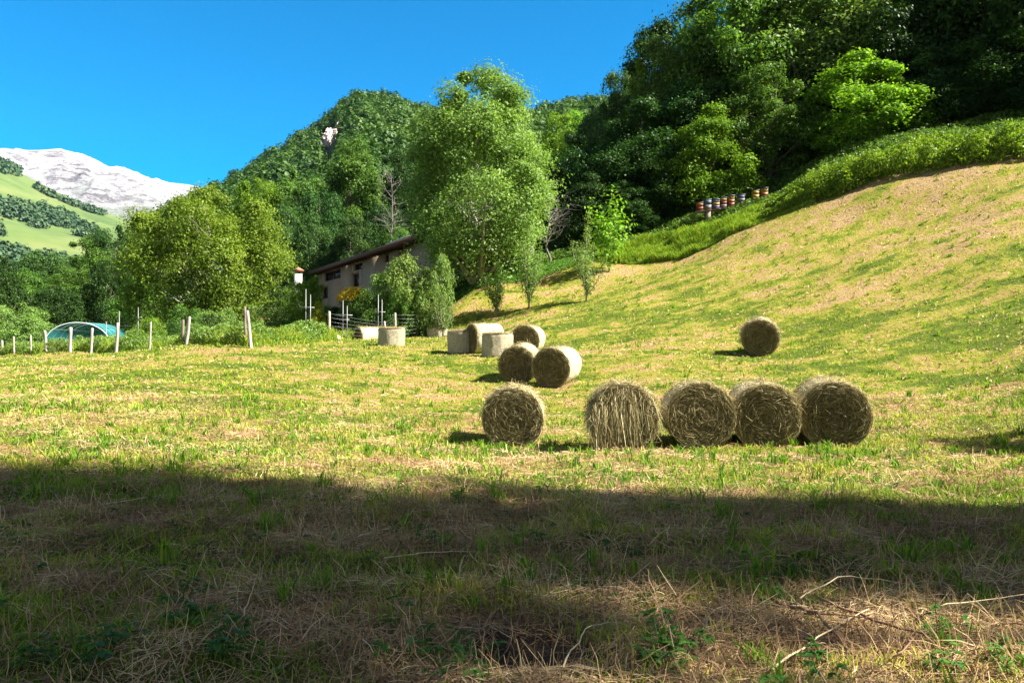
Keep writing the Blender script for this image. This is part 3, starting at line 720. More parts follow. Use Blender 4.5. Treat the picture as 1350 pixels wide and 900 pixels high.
def bale_parts(seed, n_face, drape=0, tuft=260, wid=1.15, R=.56):
    rng = np.random.default_rng(seed); parts = {}
    # barrel
    nu, nv = 96, 20
    th = np.linspace(0, 2 * np.pi, nu, endpoint=False); yy = np.linspace(-wid / 2, wid / 2, nv)
    T, Y = np.meshgrid(th, yy)
    r = R * (1 + .018 * np.sin(2 * T + seed) + .014 * np.sin(3 * T + seed * 2)) + .02 * fbm(np.cos(T) * 3 + 9, np.sin(T) * 3 + Y * 2.5, 4, seed) * 2
    edge = np.clip((wid / 2 - np.abs(Y)) / .07, 0, 1); r = r - (1 - np.sqrt(1 - (1 - edge) ** 2 * .999)) * .035
    Xb = r * np.cos(T); Zb = r * np.sin(T); Zb = np.maximum(Zb, -R * .955)
    V = np.stack([Xb, Y, Zb], -1).reshape(-1, 3)
    i = np.arange(nv - 1)[:, None] * nu + np.arange(nu)[None]; i2 = np.arange(nv - 1)[:, None] * nu + (np.arange(nu)[None] + 1) % nu
    Q = np.stack([i, i2, i2 + nu, i + nu], -1).reshape(-1, 4)
    parts['barrel'] = (V, Q)
    rim = {-1: V[:nu], 1: V[-nu:]}
    parts['ends'] = []
    for sgn in (-1, 1):
        nr = 26; rr = np.linspace(1, .0, nr)[:, None, None]
        ctr = np.array([rng.normal() * .03, sgn * wid / 2, rng.normal() * .03])
        D = ctr + (rim[sgn] - ctr)[None] * rr
        rad = np.hypot(D[..., 0], D[..., 2]); ang = np.arctan2(D[..., 2], D[..., 0])
        spir = np.sin((rad / .045 + ang / (2 * np.pi)) * 2 * np.pi) * .008
        D[..., 1] += sgn * (spir + .05 * fbm(D[..., 0] * 7 + 5, D[..., 2] * 7, 4, seed + 5) + .03 * np.clip(1 - rad / R, 0, 1)) * (rr[..., 0] < .999)
        Vd = D.reshape(-1, 3); i = np.arange(nr - 1)[:, None] * nu + np.arange(nu)[None]; i2 = np.arange(nr - 1)[:, None] * nu + (np.arange(nu)[None] + 1) % nu
        Qd = np.stack([i, i2, i2 + nu, i + nu], -1).reshape(-1, 4)
        n = n_face if sgn < 0 else n_face // 4
        rad = R * .985 * np.sqrt(rng.random(n)); a = rng.random(n) * 2 * np.pi
        l = rng.uniform(.05, .26, n); da = l / np.maximum(rad, .08) * rng.choice([-1, 1], n)
        jr = rng.normal(size=n) * .035; wild = rng.random(n) < .22; jr[wild] *= 3.2
        lift = rng.uniform(.002, .035, n) + np.where(wild, rng.uniform(0, .05, n), 0)
        def pt(f, up):
            ra = np.clip(rad + jr * f, 0.01, R * 1.015); aa = a + da * f
            return np.stack([ra * np.cos(aa), sgn * (wid / 2 + up), np.maximum(ra * np.sin(aa), -R * .97)], 1)
        P0 = pt(0, .004 + lift * .2); P1 = pt(.5, .012 + lift); P2 = pt(1, .006 + lift * rng.uniform(.1, 1.6, n))
        nn = np.tile([0, sgn * 1.0, 0], (n, 1)) + rng.normal(size=(n, 3)) * .5
        tint = np.clip(rng.beta(1.6, 3.2, n) + .15 * fbm(P1[:, 0] * 6, P1[:, 2] * 6, 2, seed) + .12 * (rad > R * .85), 0, 1)
        Vs, Qs, ts = ribbons(P0, P1, P2, rng.uniform(.003, .0075, n), tint, nn)
        parts['ends'].append((np.vstack([Vd, Vs]), np.vstack([Qd, Qs + len(Vd)]), np.concatenate([np.zeros(len(Vd)), ts]), len(Qd)))
    # loose straws on the barrel and round the rim
    n = tuft * 7
    a = rng.normal(np.pi / 2, .95, n); y = rng.uniform(-wid / 2 * 1.02, wid / 2, n); edge_sel = rng.random(n) < .25; y[edge_sel] = -wid / 2 + rng.exponential(.05, edge_sel.sum())
    d = rng.normal(size=(n, 3)) * np.array([1, .9, .6]); tang = np.stack([-np.sin(a), np.zeros(n), np.cos(a)], 1)
    d[:, 1] *= .6; d = d * .6 + tang * rng.choice([-1, 1], n)[:, None]; d /= np.linalg.norm(d, axis=1)[:, None]
    rd = np.stack([np.cos(a), np.zeros(n), np.sin(a)], 1); l = rng.uniform(.05, .22, n)[:, None]
    P0 = rd * R * 1.0 + np.stack([np.zeros(n), y, np.zeros(n)], 1)
    P1 = P0 + d * l * .5 + rd * rng.uniform(.005, .035, n)[:, None]; P2 = P0 + d * l + rd * rng.uniform(-.03, .045, n)[:, None] - np.array([0, 0, .02])
    tint = np.clip(rng.beta(3, 2, n), 0, 1)
    Vs, Qs, ts = ribbons(P0, P1, P2, rng.uniform(.004, .009, n), tint, rd + rng.normal(size=(n, 3)) * .4)
    VV, QQ, TT = [Vs], [Qs], [ts]
    if drape:
        n = drape; x = rng.uniform(-R * 1.0, R * .35, n); x = np.where(rng.random(n) < .25, rng.uniform(-R, R * .95, n), x)
        ztop = np.sqrt(np.clip(R * R * 1.02 - x * x, 0.002, None)); L = rng.uniform(.15, 1.0, n) * (ztop + R * .95)
        P0 = np.stack([x, -wid / 2 + rng.uniform(.0, .1, n), ztop + .02], 1)
        P1 = np.stack([x + rng.normal(size=n) * .03, -wid / 2 - rng.uniform(.03, .11, n), ztop - L * .45], 1)
        P2 = np.stack([x + rng.normal(size=n) * .07, -wid / 2 - rng.uniform(.01, .12, n), np.maximum(ztop - L, -R * .94)], 1)
        Vs, Qs, ts = ribbons(P0, P1, P2, rng.uniform(.004, .010, n), np.clip(rng.beta(3, 2.2, n), 0, 1), np.tile([0, -1., 0], (n, 1)) + rng.normal(size=(n, 3)) * .4)
        off = sum(len(v) for v in VV); VV.append(Vs); QQ.append(Qs + off); TT.append(ts)
    parts['loose'] = (np.vstack(VV), np.vstack(QQ), np.concatenate(TT))
    return parts

def bale_meshes(seed, n_face, upright=False, drape=0, tuft=260, wid=1.15, R=.56):
    p = bale_parts(seed, n_face, drape, tuft, wid, R)
    if upright:
        f = lambda V: np.stack([V[:, 0], V[:, 2], -V[:, 1] + wid / 2], 1)
    else:
        f = lambda V: V + np.array([0, 0, R * .955])
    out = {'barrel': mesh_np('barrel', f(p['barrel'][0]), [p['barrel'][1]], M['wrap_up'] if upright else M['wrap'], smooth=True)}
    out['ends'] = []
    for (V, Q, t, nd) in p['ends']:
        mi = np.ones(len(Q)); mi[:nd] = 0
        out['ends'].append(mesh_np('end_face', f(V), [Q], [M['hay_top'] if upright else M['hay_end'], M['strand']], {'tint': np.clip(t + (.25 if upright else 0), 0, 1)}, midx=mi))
    V, Q, t = p['loose']
    if upright: V = V[:0] if False else V
    out['loose'] = mesh_np('loose_straw', f(V), [Q], M['strand'], {'tint': t})
    return out

B_near = [bale_meshes(20, 11000, tuft=300), bale_meshes(21, 11000, tuft=260), bale_meshes(22, 11000, tuft=300)]
B_drape = bale_meshes(23, 6500, drape=900, tuft=700)
B_mid = [bale_meshes(24, 4200, tuft=260), bale_meshes(25, 4200, tuft=200)]
B_up = [bale_meshes(26, 4200, upright=True, tuft=14, wid=.84), bale_meshes(27, 4200, upright=True, tuft=14, wid=.76)]

def bale(ms, px, D, yaw, label, group=None, scale=1.0, dz=0, tilt=(0, 0)):
    x = (px - 675) / F * D
    e = empty('hay_bale', (x, D, 0), R_(yaw)); e.scale = (scale,) * 3
    r = .3; fx = (h1(x + r, D) - h1(x - r, D)) / (2 * r); fy = (h1(x, D + r) - h1(x, D - r)) / (2 * r)
    nrm = Vector((-fx, -fy, 1)).normalized()
    qd = Vector((0, 0, 1)).rotation_difference(nrm.lerp(Vector((0, 0, 1)), .35)); e.rotation_euler = (qd @ Euler((0, 0, R_(yaw))).to_quaternion()).to_euler()
    e.location.z = (h1(x - r, D) + h1(x + r, D) + h1(x, D)) / 3 - .035 + dz
    tag(e, label, 'hay bale', group or 'round hay bales on the mown meadow')
    obj('barrel', ms['barrel'], e)
    for m in ms['ends']: obj('end_face', m, e)
    tag(obj('loose_straw', ms['loose'], e), kind='stuff')
    return e
# lying ones: the front end looks along -Y; positive yaw turns it to the right of the photo
bale(B_near[0], 679, 14.2, -3, 'front hay bale lying alone left of the row of four, round end facing the viewer', scale=.97)
bale(B_drape, 822, 12.9, -4, 'leftmost bale of the row of four, with loose straw hanging down its face')
bale(B_near[1], 919, 13.0, -5, 'second bale from the left in the row of four', scale=.97)
bale(B_near[2], 1004, 13.0, -9, 'third bale from the left in the row of four', scale=.96)
bale(B_near[0], 1091, 13.0, -12, 'rightmost bale of the row of four', scale=.98)
bale(B_mid[0], 687, 22.9, -12, 'left bale of the touching pair behind the lone front bale')
bale(B_mid[1], 736, 21.6, -22, 'right bale of the touching pair, showing its sunlit side', scale=1.0)
bale(B_mid[1], 697, 28.6, -14, 'lying bale just behind the touching pair, right of the upright bales', scale=1.0)
bale(B_up[0], 656, 27.3, 0, 'upright bale with a flat straw top, in front of the dark lying bale')
bale(B_mid[0], 640, 29.2, -62, 'lying bale with dark shaded end, between two upright bales')
bale(B_up[1], 612, 29.6, 40, 'upright bale at the left end of the distant cluster', scale=1.12)
bale(B_up[1], 516, 32.2, 20, 'solitary upright bale left of the distant cluster, in front of the farmhouse bushes')
bale(B_mid[1], 487, 39.0, -58, 'small half-hidden lying bale behind the solitary upright one, near the wire fence', dz=-.42)
bale(B_up[0], 578, 42, 0, 'farthest upright bale, its foot hidden by the rise, beside the leaning fence post', dz=-.45)
bale(B_mid[0], 1003, 24.3, -16, 'single bale lying alone up the slope behind the row of four', scale=1.02)

# ------------------------------------------------------------------ grass and cut hay
def scatter(n, y0, y1, rng, power=1.0, spread=.78, xoff=0):
    y = (y0 ** power + rng.random(n) * (y1 ** power - y0 ** power)) ** (1 / power)
    x = rng.uniform(-1, 1, n) * (spread * y + 1.3) + xoff
    return x, y
def slope_pts(x, y):
    return np.stack([x, y, H(x, y)], 1)
EARTH = (.14, 3.95)
def earth(x, y): return ((x - EARTH[0]) / .42) ** 2 + ((y - EARTH[1]) / .36) ** 2 + 1.2 * fbm(x * 4, y * 4, 3, 111)
def in_meadow(x, y): return (earth(x, y) > .0 + .9 * np.random.default_rng(5).random(len(x))) & (y < edgeD(x / np.maximum(y, .1)) + .3 * np.sin(x * 3))

rng = np.random.default_rng(99)
GV, GQ, GT, off = [], [], [], 0
def green_blades(n, y0, y1, hmin, hmax, wd, power, seed, keepdry, spread=.78, hay_bias=0):
    global off
    r = np.random.default_rng(seed); x, y = scatter(n, y0, y1, r, power, spread)
    k = in_meadow(x, y); x, y = x[k], y[k]
    d = dry(x, y); cl = fbm(x * 1.7, y * 2.2, 3, 61) + .6 * fbm(x * 6, y * 6, 2, 63)
    k = r.random(len(x)) < np.clip(keepdry - d * 1.0 + cl * 1.6, .06, 1); x, y, d, cl = x[k], y[k], d[k], cl[k]; n = len(x)
    P0 = slope_pts(x, y); P0[:, 2] -= .01
    hh = (hmin + (hmax - hmin) * r.random(n) ** 2) * np.clip(.8 + cl * 1.4, .45, 1.5)
    a = r.random(n) * 6.28; ln = r.uniform(.1, .75, n) * hh
    dr = np.stack([np.cos(a), np.sin(a), np.zeros(n)], 1)
    P1 = P0 + dr * (ln * .35)[:, None] + np.array([0, 0, 1]) * (hh * .6)[:, None]
    P2 = P0 + dr * ln[:, None] + np.array([0, 0, 1]) * (hh * r.uniform(.75, 1, n))[:, None]
    nn = np.stack([np.cos(a + 1.57 * 0), np.sin(a), np.full(n, .3)], 1) + r.normal(size=(n, 3)) * .6
    tint = np.clip(r.normal(.42, .2, n) + .35 * d + fbm(x * .5, y * .8, 3, 67) * .7, 0, 1)
    V, Q, t = ribbons(P0, P1, P2, wd * r.uniform(.6, 1.3, n) * (1 + y / 40), tint, nn)
    GV.append(V); GQ.append(Q + off); GT.append(t); off += len(V)
green_blades(150000, 2.4, 8.5, .025, .12, .0055, 1.6, 1, 1.35)
green_blades(110000, 8, 17, .03, .12, .010, 1.5, 2, 1.05)
green_blades(110000, 16, 50, .03, .11, .018, 1.3, 3, 1.0)
# taller rank tufts
x, y = scatter(900, 3, 16, rng, 1.5); x2, y2 = scatter(1200, 15, 46, rng, 1.6); x = np.append(x, x2); y = np.append(y, y2)
k = (rng.random(len(x)) < .7 + 1.6 * fbm(x * .5, y * .6, 3, 71)) & in_meadow(x, y); cx, cy = x[k], y[k]
rep = 16; x = np.repeat(cx, rep) + rng.normal(size=len(cx) * rep) * .035; y = np.repeat(cy, rep) + rng.normal(size=len(cx) * rep) * .035
n = len(x); P0 = slope_pts(x, y); hh = np.repeat(rng.uniform(.08, .2, len(cx)), rep) * rng.uniform(.5, 1.1, n); a = rng.random(n) * 6.28
dr = np.stack([np.cos(a), np.sin(a), np.zeros(n)], 1); ln = hh * rng.uniform(.1, .7, n)
P1 = P0 + dr * (ln * .3)[:, None] + np.array([0, 0, 1]) * (hh * .6)[:, None]; P2 = P0 + dr * ln[:, None] + np.array([0, 0, 1]) * (hh * .92)[:, None]
V, Q, t = ribbons(P0, P1, P2, rng.uniform(.006, .013, n) * (1 + y / 25), np.clip(rng.normal(.25, .15, n) + .2 * np.clip((y - 12) / 10, 0, 1), 0, 1), dr + rng.normal(size=(n, 3)) * .5)
GV.append(V); GQ.append(Q + off); GT.append(t); off += len(V)
tag(obj('grass', mesh_np('grass', np.vstack(GV), [np.vstack(GQ)], M['grass'], {'tint': np.concatenate(GT)})), 'short yellow-green grass regrowing over the mown meadow', 'grass', kind='stuff')

SV, SQ, ST, soff = [], [], [], 0
def straw(n, y0, y1, lmin, lmax, wd, power, seed, lift=.03, upright=0.0):
    global soff
    r = np.random.default_rng(seed); x, y = scatter(n, y0, y1, r, power)
    k = in_meadow(x, y); x, y = x[k], y[k]; d = dry(x, y); cl = fbm(x * 1.3, y * 2.6, 3, 81)
    k = r.random(len(x)) < np.clip(.35 + d * .7 + cl * 1.3, .08, 1); x, y, d, cl = x[k], y[k], d[k], cl[k]; n = len(x)
    L = lmin + (lmax - lmin) * r.random(n) ** 2.2
    a = r.random(n) * 6.28; el = np.where(r.random(n) < upright, r.uniform(.5, 1.4, n), np.abs(r.normal(0, .16, n)))
    dr = np.stack([np.cos(a) * np.cos(el), np.sin(a) * np.cos(el), np.sin(el)], 1)
    z0 = r.uniform(0, lift, n) * np.clip(1 + cl * 3, .3, 2.4)
    P0 = slope_pts(x, y); P0[:, 2] += z0; P2 = P0 + dr * L[:, None]
    g = H(P2[:, 0], P2[:, 1]); flat_ = el < .45
    P2[:, 2] = np.where(flat_, g + z0 + np.sin(el) * L, np.maximum(P2[:, 2], g + .005))
    P1 = (P0 + P2) / 2 + np.stack([r.normal(size=n) * .06 * L, r.normal(size=n) * .06 * L, L * r.uniform(.0, .10, n)], 1)
    tint = np.clip(r.normal(.5, .23, n) + fbm(x * 1.2, y * 1.6, 3, 83) * .8, 0, 1)
    V, Q, t = ribbons(P0, P1, P2, wd * r.uniform(.6, 1.4, n) * (1 + y / 40), tint, np.tile([0, -.5, 1.], (n, 1)) + r.normal(size=(n, 3)) * .4)
    SV.append(V); SQ.append(Q + soff); ST.append(t); soff += len(V)
straw(225000, 2.4, 8.5, .03, .22, .0034, 1.6, 11, .035, .22)
straw(150000, 8, 17, .03, .15, .0060, 1.5, 12, .03, .15)
straw(80000, 16, 50, .04, .16, .013, 1.3, 13, .02, .10)
tag(obj('cut_hay', mesh_np('cut_hay', np.vstack(SV), [np.vstack(SQ)], M['straw'], {'tint': np.concatenate(ST)})), 'dry straw-coloured mown hay lying over the meadow', 'cut hay', kind='stuff')

# ------------------------------------------------------------------ rank vegetation round the meadow
def leaf_mass(name, label, cat, xy, hgt, leaf, mat, seed, per=1, low=.0, up=.5):
    """low leafy growth standing on the ground: positions, height of growth at each"""
    r = np.random.default_rng(seed); x, y = xy; n = len(x)
    z = H(x, y) + hgt * (low + (1 - low) * r.random(n) ** .55)
    C = np.stack([x, y, z], 1); nn = rnd_unit(n, r) * .8 + np.array([0, -.1, up]); nn /= np.linalg.norm(nn, axis=1)[:, None]
    V, Q = leaf_quads(C, nn, leaf * r.uniform(.5, 1.4, n), leaf * .55, r)
    return tag(obj(name, mesh_np(name, V, [Q], mat)), label, cat, kind='stuff')
def band(n, b0, b1, w0, w1, seed, ed=None):
    r = np.random.default_rng(seed); b = r.uniform(b0, b1, n); D = (ed or edgeD)(b) + w0 + (w1 - w0) * r.random(n)
    D = D + .5 * fbm(b * 40, D * .3, 3, 5)
    return b * D, D
# bramble bank above the mown slope
x, y = band(90000, .19, .95, .1, 4.6, 1)
t = (y - edgeD(x / y)) / 4.6
hg = (.72 + 1.5 * fbm(x * .5, y * .6, 3, 91) + 1.1 * fbm(x * 2.0, y * 2.0, 2, 92)) * np.clip(t * 5 + .35, .3, 1) * np.clip((x / y - .30) / .10, .12, 1) * (1 + .35 * np.clip(1 - t, 0, 1))
leaf_mass('bramble_bank', 'bright green brambles and nettles in a band along the top of the mown slope', 'brambles', (x, y), np.clip(hg, .15, 3), .17, M['leaf_bramble'], 2)
x, y = band(52000, .115, .40, -.1, 4.5, 3)
hg = (.45 + 1.3 * fbm(x * .8, y * .8, 3, 93)) * np.clip(1.2 - (x / y - .22) / .15, .35, 1)
r = np.random.default_rng(5); n = len(x); P0 = slope_pts(x, y); a = r.random(n) * 6.28; dr = np.stack([np.cos(a), np.sin(a), np.zeros(n)], 1); hh = np.clip(hg, .15, 1) * r.uniform(.5, 1.2, n)
P1 = P0 + dr * (hh * .1)[:, None] + np.array([0, 0, 1]) * (hh * .6)[:, None]; P2 = P0 + dr * (hh * .4)[:, None] + np.array([0, 0, 1]) * (hh * .95)[:, None]
V, Q, t = ribbons(P0, P1, P2, r.uniform(.015, .035, n), np.clip(r.normal(.45, .2, n), 0, 1), dr + r.normal(size=(n, 3)) * .5)
tag(obj('tall_grass', mesh_np('tall_grass', V, [Q], M['grass'], {'tint': t})), 'patch of uncut tall grass below the beehives', 'tall grass', kind='stuff')
x, y = band(60000, .0, .9, 4, 15, 6)
hg = .5 + .7 * fbm(x * .5, y * .5, 3, 95)
leaf_mass('shaded_undergrowth', 'dim undergrowth at the foot of the dark wood behind the beehives', 'undergrowth', (x, y), np.clip(hg, .05, 1.5), .22, M['leaf_mid'], 7)
# weeds along the fence
x, y = band(70000, -.95, -.245, .05, 5.0, 8)
hg = .62 + .9 * fbm(x * .7, y * .7, 3, 97) + .4 * fbm(x * 2.5, y * 2.5, 2, 98); hg *= np.clip((y - edgeD(x / y)) * .8 + .35, .3, 1)
leaf_mass('fence_weeds', 'rank green weeds growing through the old fence on the left', 'weeds', (x, y), np.clip(hg, .08, 1.8), .13, M['leaf_grey'], 9)
x, y = band(40000, -.95, -.2, -.25, 4.5, 10)
r = np.random.default_rng(11); n = len(x); P0 = slope_pts(x, y); a = r.random(n) * 6.28; dr = np.stack([np.cos(a), np.sin(a), np.zeros(n)], 1)
hh = np.clip(.5 + .8 * fbm(x * .9, y * .9, 3, 99), .12, 1.2) * r.uniform(.4, 1.2, n) * np.clip((y - edgeD(x / y)) + .5, .3, 1)
P1 = P0 + dr * (hh * .1)[:, None] + np.array([0, 0, 1]) * (hh * .6)[:, None]; P2 = P0 + dr * (hh * .4)[:, None] + np.array([0, 0, 1]) * (hh * .95)[:, None]
V, Q, t = ribbons(P0, P1, P2, r.uniform(.010, .028, n), np.clip(r.normal(.55, .22, n), 0, 1), dr + r.normal(size=(n, 3)) * .5)
tag(obj('fence_grass', mesh_np('fence_grass', V, [Q], M['grass'], {'tint': t})), 'long unmown grass at the foot of the left fence', 'tall grass', kind='stuff')
x, y = band(50000, -.25, .12, .3, 9, 12)
hg = .18 + .35 * fbm(x * .6, y * .6, 3, 100)
leaf_mass('garden_groundcover', 'low green growth behind the fence and under the saplings', 'ground cover', (x, y), np.clip(hg, .03, .7), .12, M['leaf_mid'], 13)

# ------------------------------------------------------------------ bushes and saplings
BU = [ # px, top, bottom-depth, width, mesh, mat, label
 (405, 360, 50, 44, 0, 'leaf_bright', 'round bright green bush between the small white chimney and the farmhouse'),
 (418, 392, 47, 26, 1, 'leaf_yellow', 'small yellow-green bush behind the fence, left of the farmhouse wall'),
 (492, 376, 43, 50, 0, 'leaf_mid', 'round green bush between the yellow flowering bush and the willowy thicket'),
 (445, 402, 52, 36, 1, 'leaf_dark', 'low dark bush under the yellow flowers'),
 (546, 328, 43.5, 84, 1, 'leaf_grey', 'large greyish willowy bush in front of the middle of the farmhouse'),
 (513, 340, 44, 48, 0, 'leaf_grey', 'pale flowering bush against the farmhouse wall, left of the large willowy bush'),
 (577, 326, 42.8, 44, 1, 'leaf_light', 'upright light green bush overlapping the right side of the willowy one'),
 (527, 376, 42.5, 44, 0, 'leaf_mid', 'dense green bush at the foot of the willowy bush'),
 (600, 372, 50.5, 40, 0, 'leaf_mid', 'green bush under the pale wall at the right end of the farmhouse'),
 (636, 330, 51, 70, 0, 'leaf_mid', 'dark green bush hiding the trunk of the tallest pale tree'),
 (678, 312, 52, 60, 1, 'leaf_mid', 'green bush below the right side of the tallest pale tree'),
 (290, 402, 44, 50, 0, 'leaf_grey', 'greyish bush in the fence weeds left of the leaning white posts'),
 (195, 415, 46, 40, 1, 'leaf_walnut', 'yellow-green bush in the fence weeds right of the hoop tunnel'),
 (350, 395, 48, 60, 0, 'leaf_grey', 'bush with pale leaves behind the tall double fence post'),
 (28, 412, 60, 60, 1, 'leaf_light', 'bright low bush left of the hoop tunnel, at the fence'),
 (245, 398, 52, 46, 0, 'leaf_mid', 'green bush under the wide yellow-green tree'),
 (72, 447, 44.5, 22, 0, 'leaf_light', 'small weed bush at the fence, in front of the hoop tunnel'),
 (384, 374, 58, 40, 0, 'leaf_mid', 'leafy bush directly below the small white chimney'),
 (915, 286, 53, 20, 0, 'leaf_grey', 'small pale elder bush at the foot of the hive stand'),
]
for px, top, D, wpx, k, mt, lab in BU:
    tree_px(V_['bush'][k], px, top, D, wpx, label=lab, mat=M[mt], name='bush', cat='bush', crown_name='foliage', trunk_name='stem', sink=.15)
# bush topped with yellow flowers
x_ = (466 - 675) / F * 47; e = plant_tree(V_['bush'][1], x_, 47, 2.0, 1.9, name='flowering_bush', label='bush covered in orange-yellow flowers in front of the farmhouse wall', cat='bush', mat=M['leaf_mid'], crown_name='foliage', trunk_name='stem')
rng = np.random.default_rng(14); d = rnd_unit(2600, rng); d[:, 2] = np.abs(d[:, 2]); C = d * np.array([1.75, 1.75, 1.35]) * rng.uniform(.75, 1.04, 2600)[:, None] + np.array([0, 0, 1.8])
V, Q = leaf_quads(C, rnd_unit(2600, rng), .13, .1, rng); obj('flowers', mesh_np('flowers', V, [Q], M['flower_yellow']), e)
e.location.z = EYE + (450 - 379) / F * 47 - 2.05

def sapling(name, px, D, top, W, seed, mat, label, nst=7, leaf=.11, spread=.5, low=.08, dens=150, bushy=0):
    """young fruit tree: upright shoots each clothed in leaves"""
    rng = np.random.default_rng(seed); x = (px - 675) / F * D; zb = h1(x, D); Ht = EYE + (450 - top) / F * D - zb; W = W / F * D / 2
    e = empty(name, (x, D, zb - .03)); tag(e, label, 'tree')
    mb = MB(); tr = [np.array([0, 0, -.1]), np.array([.03, .0, Ht * .16]), np.array([.02, .03, Ht * .34])]
    mb.tube(tr, [.06, .05, .04], 6); LC, LN = [], []
    for q in range(nst):
        a = q / nst * 6.28 + rng.normal() * .4; f = rng.uniform(.25, 1) ** .7 if q else .1; hq = Ht * (rng.uniform(.6, 1.0) if q else 1.0) * (1 - .18 * f)
        z0 = Ht * rng.uniform(.03, .26)
        t = np.linspace(0, 1, 9)[:, None]; tip = np.array([math.cos(a) * W * f * .95, math.sin(a) * W * f * .95, hq])
        mid = np.array([math.cos(a) * W * f * spread * 1.5, math.sin(a) * W * f * spread * 1.5, z0 + (hq - z0) * .35])
        p = (1 - t) ** 2 * np.array([0.02, 0.02, z0]) + 2 * t * (1 - t) * mid + t ** 2 * tip
        p += rng.normal(size=p.shape) * .015
        mb.tube(p, np.linspace(.028, .006, 9), 4, False)
        n = int(dens * (hq - z0) / Ht * (1 + Ht * .25)); s_ = rng.random(n) ** .8
        c = np.stack([np.interp(s_, t[:, 0], p[:, i]) for i in range(3)], 1)
        rad = (.10 + .20 * np.sin(np.clip(s_, .05, 1) * 3.0) + bushy) * (W * .9) * (.5 + rng.random(n))
        d = rnd_unit(n, rng); d[:, 2] = d[:, 2] * .8 + .3; c = c + d * rad[:, None]
        LC.append(c); LN.append(d + np.array([0, 0, .4]) + rnd_unit(n, rng) * .7)
    mb.build('trunk', M['bark_grey'], e, True)
    C = np.vstack(LC); nn = np.vstack(LN); nn /= np.linalg.norm(nn, axis=1)[:, None]
    V, Q = leaf_quads(C, nn, leaf * rng.uniform(.6, 1.3, len(C)), leaf * .5, rng)
    obj('crown', mesh_np('crown', V, [Q], mat), e); return e
sapling('fruit_sapling', 773, 41, 278, 52, 31, M['leaf_light'], 'tall slender young fruit tree, rightmost of the saplings at the foot of the slope', 9, .13, dens=230)
sapling('fruit_sapling', 697, 42.5, 298, 50, 32, M['leaf_light'], 'middle young fruit tree, below the right side of the tallest pale tree', 9, .13, dens=260, bushy=.08)
sapling('fruit_sapling', 655, 43, 343, 38, 33, M['leaf_mid'], 'short bushy young fruit tree, leftmost of the three orchard saplings', 8, .12, low=0, dens=260, bushy=.1)
sapling('walnut_sapling', 803, 48, 250, 62, 34, M['leaf_bright'], 'young bright green tree with big leaves, behind the rightmost fruit sapling', 9, .30, dens=95, bushy=.22)
sapling('fruit_sapling', 584, 41.5, 382, 46, 35, M['leaf_light'], 'airy young shrub-like tree at the fence behind the farthest upright bale', 9, .11, dens=120)
sapling('fruit_sapling', 536, 44, 352, 34, 36, M['leaf_light'], 'upright light green young tree in front of the willowy farmhouse bush', 7, .12, dens=200)

# ------------------------------------------------------------------ farmhouse
M['plaster'] = flat('old_plaster', (.30, .235, .165), .9, .18, 3, bmp=.6)
def stone_mat():
    m, t, b, o = newmat('rubble_stone'); v = t.nodes.new('ShaderNodeTexVoronoi'); v.inputs['Scale'].default_value = 3.2; v.feature = 'DISTANCE_TO_EDGE'
    t.links.new(mapped(t, (1, 1, 1.6)), v.inputs['Vector']); n = noise(t, 5, 5, .7)
    r = ramp(t, n, [(.3, (.30, .26, .21)), (.7, (.62, .57, .49))]); e_ = ramp(t, v.outputs[0], [(0, (.25, .22, .19)), (.08, (1, 1, 1))])
    t.links.new(mixc(t, 1, r.outputs[0], e_.outputs[0], 'MULTIPLY'), b.inputs['Base Color']); b.inputs['Roughness'].default_value = .95; bump(t, b, v.outputs[0], .8, .06); return m
M['stone'] = stone_mat()
M['roof_wood'] = flat('dark_roof_boards', (.10, .05, .035), .8, .3, 4)
M['roof_tile'] = flat('roof_tiles', (.10, .07, .06), .85, .35, 6, bmp=.8)
M['sheet'] = flat('sheet_metal', (.62, .66, .74), .35, .1, 3, metal=.6)
M['glass_dark'] = flat('dark_window_glass', (.02, .025, .035), .15, .2, 3)
M['frame_wood'] = flat('window_wood', (.16, .07, .045), .7, .3, 8)
M['white'] = flat('whitewash', (.50, .48, .44), .85, .12, 5)
M['terracotta'] = flat('terracotta', (.42, .17, .10), .85, .3, 9)
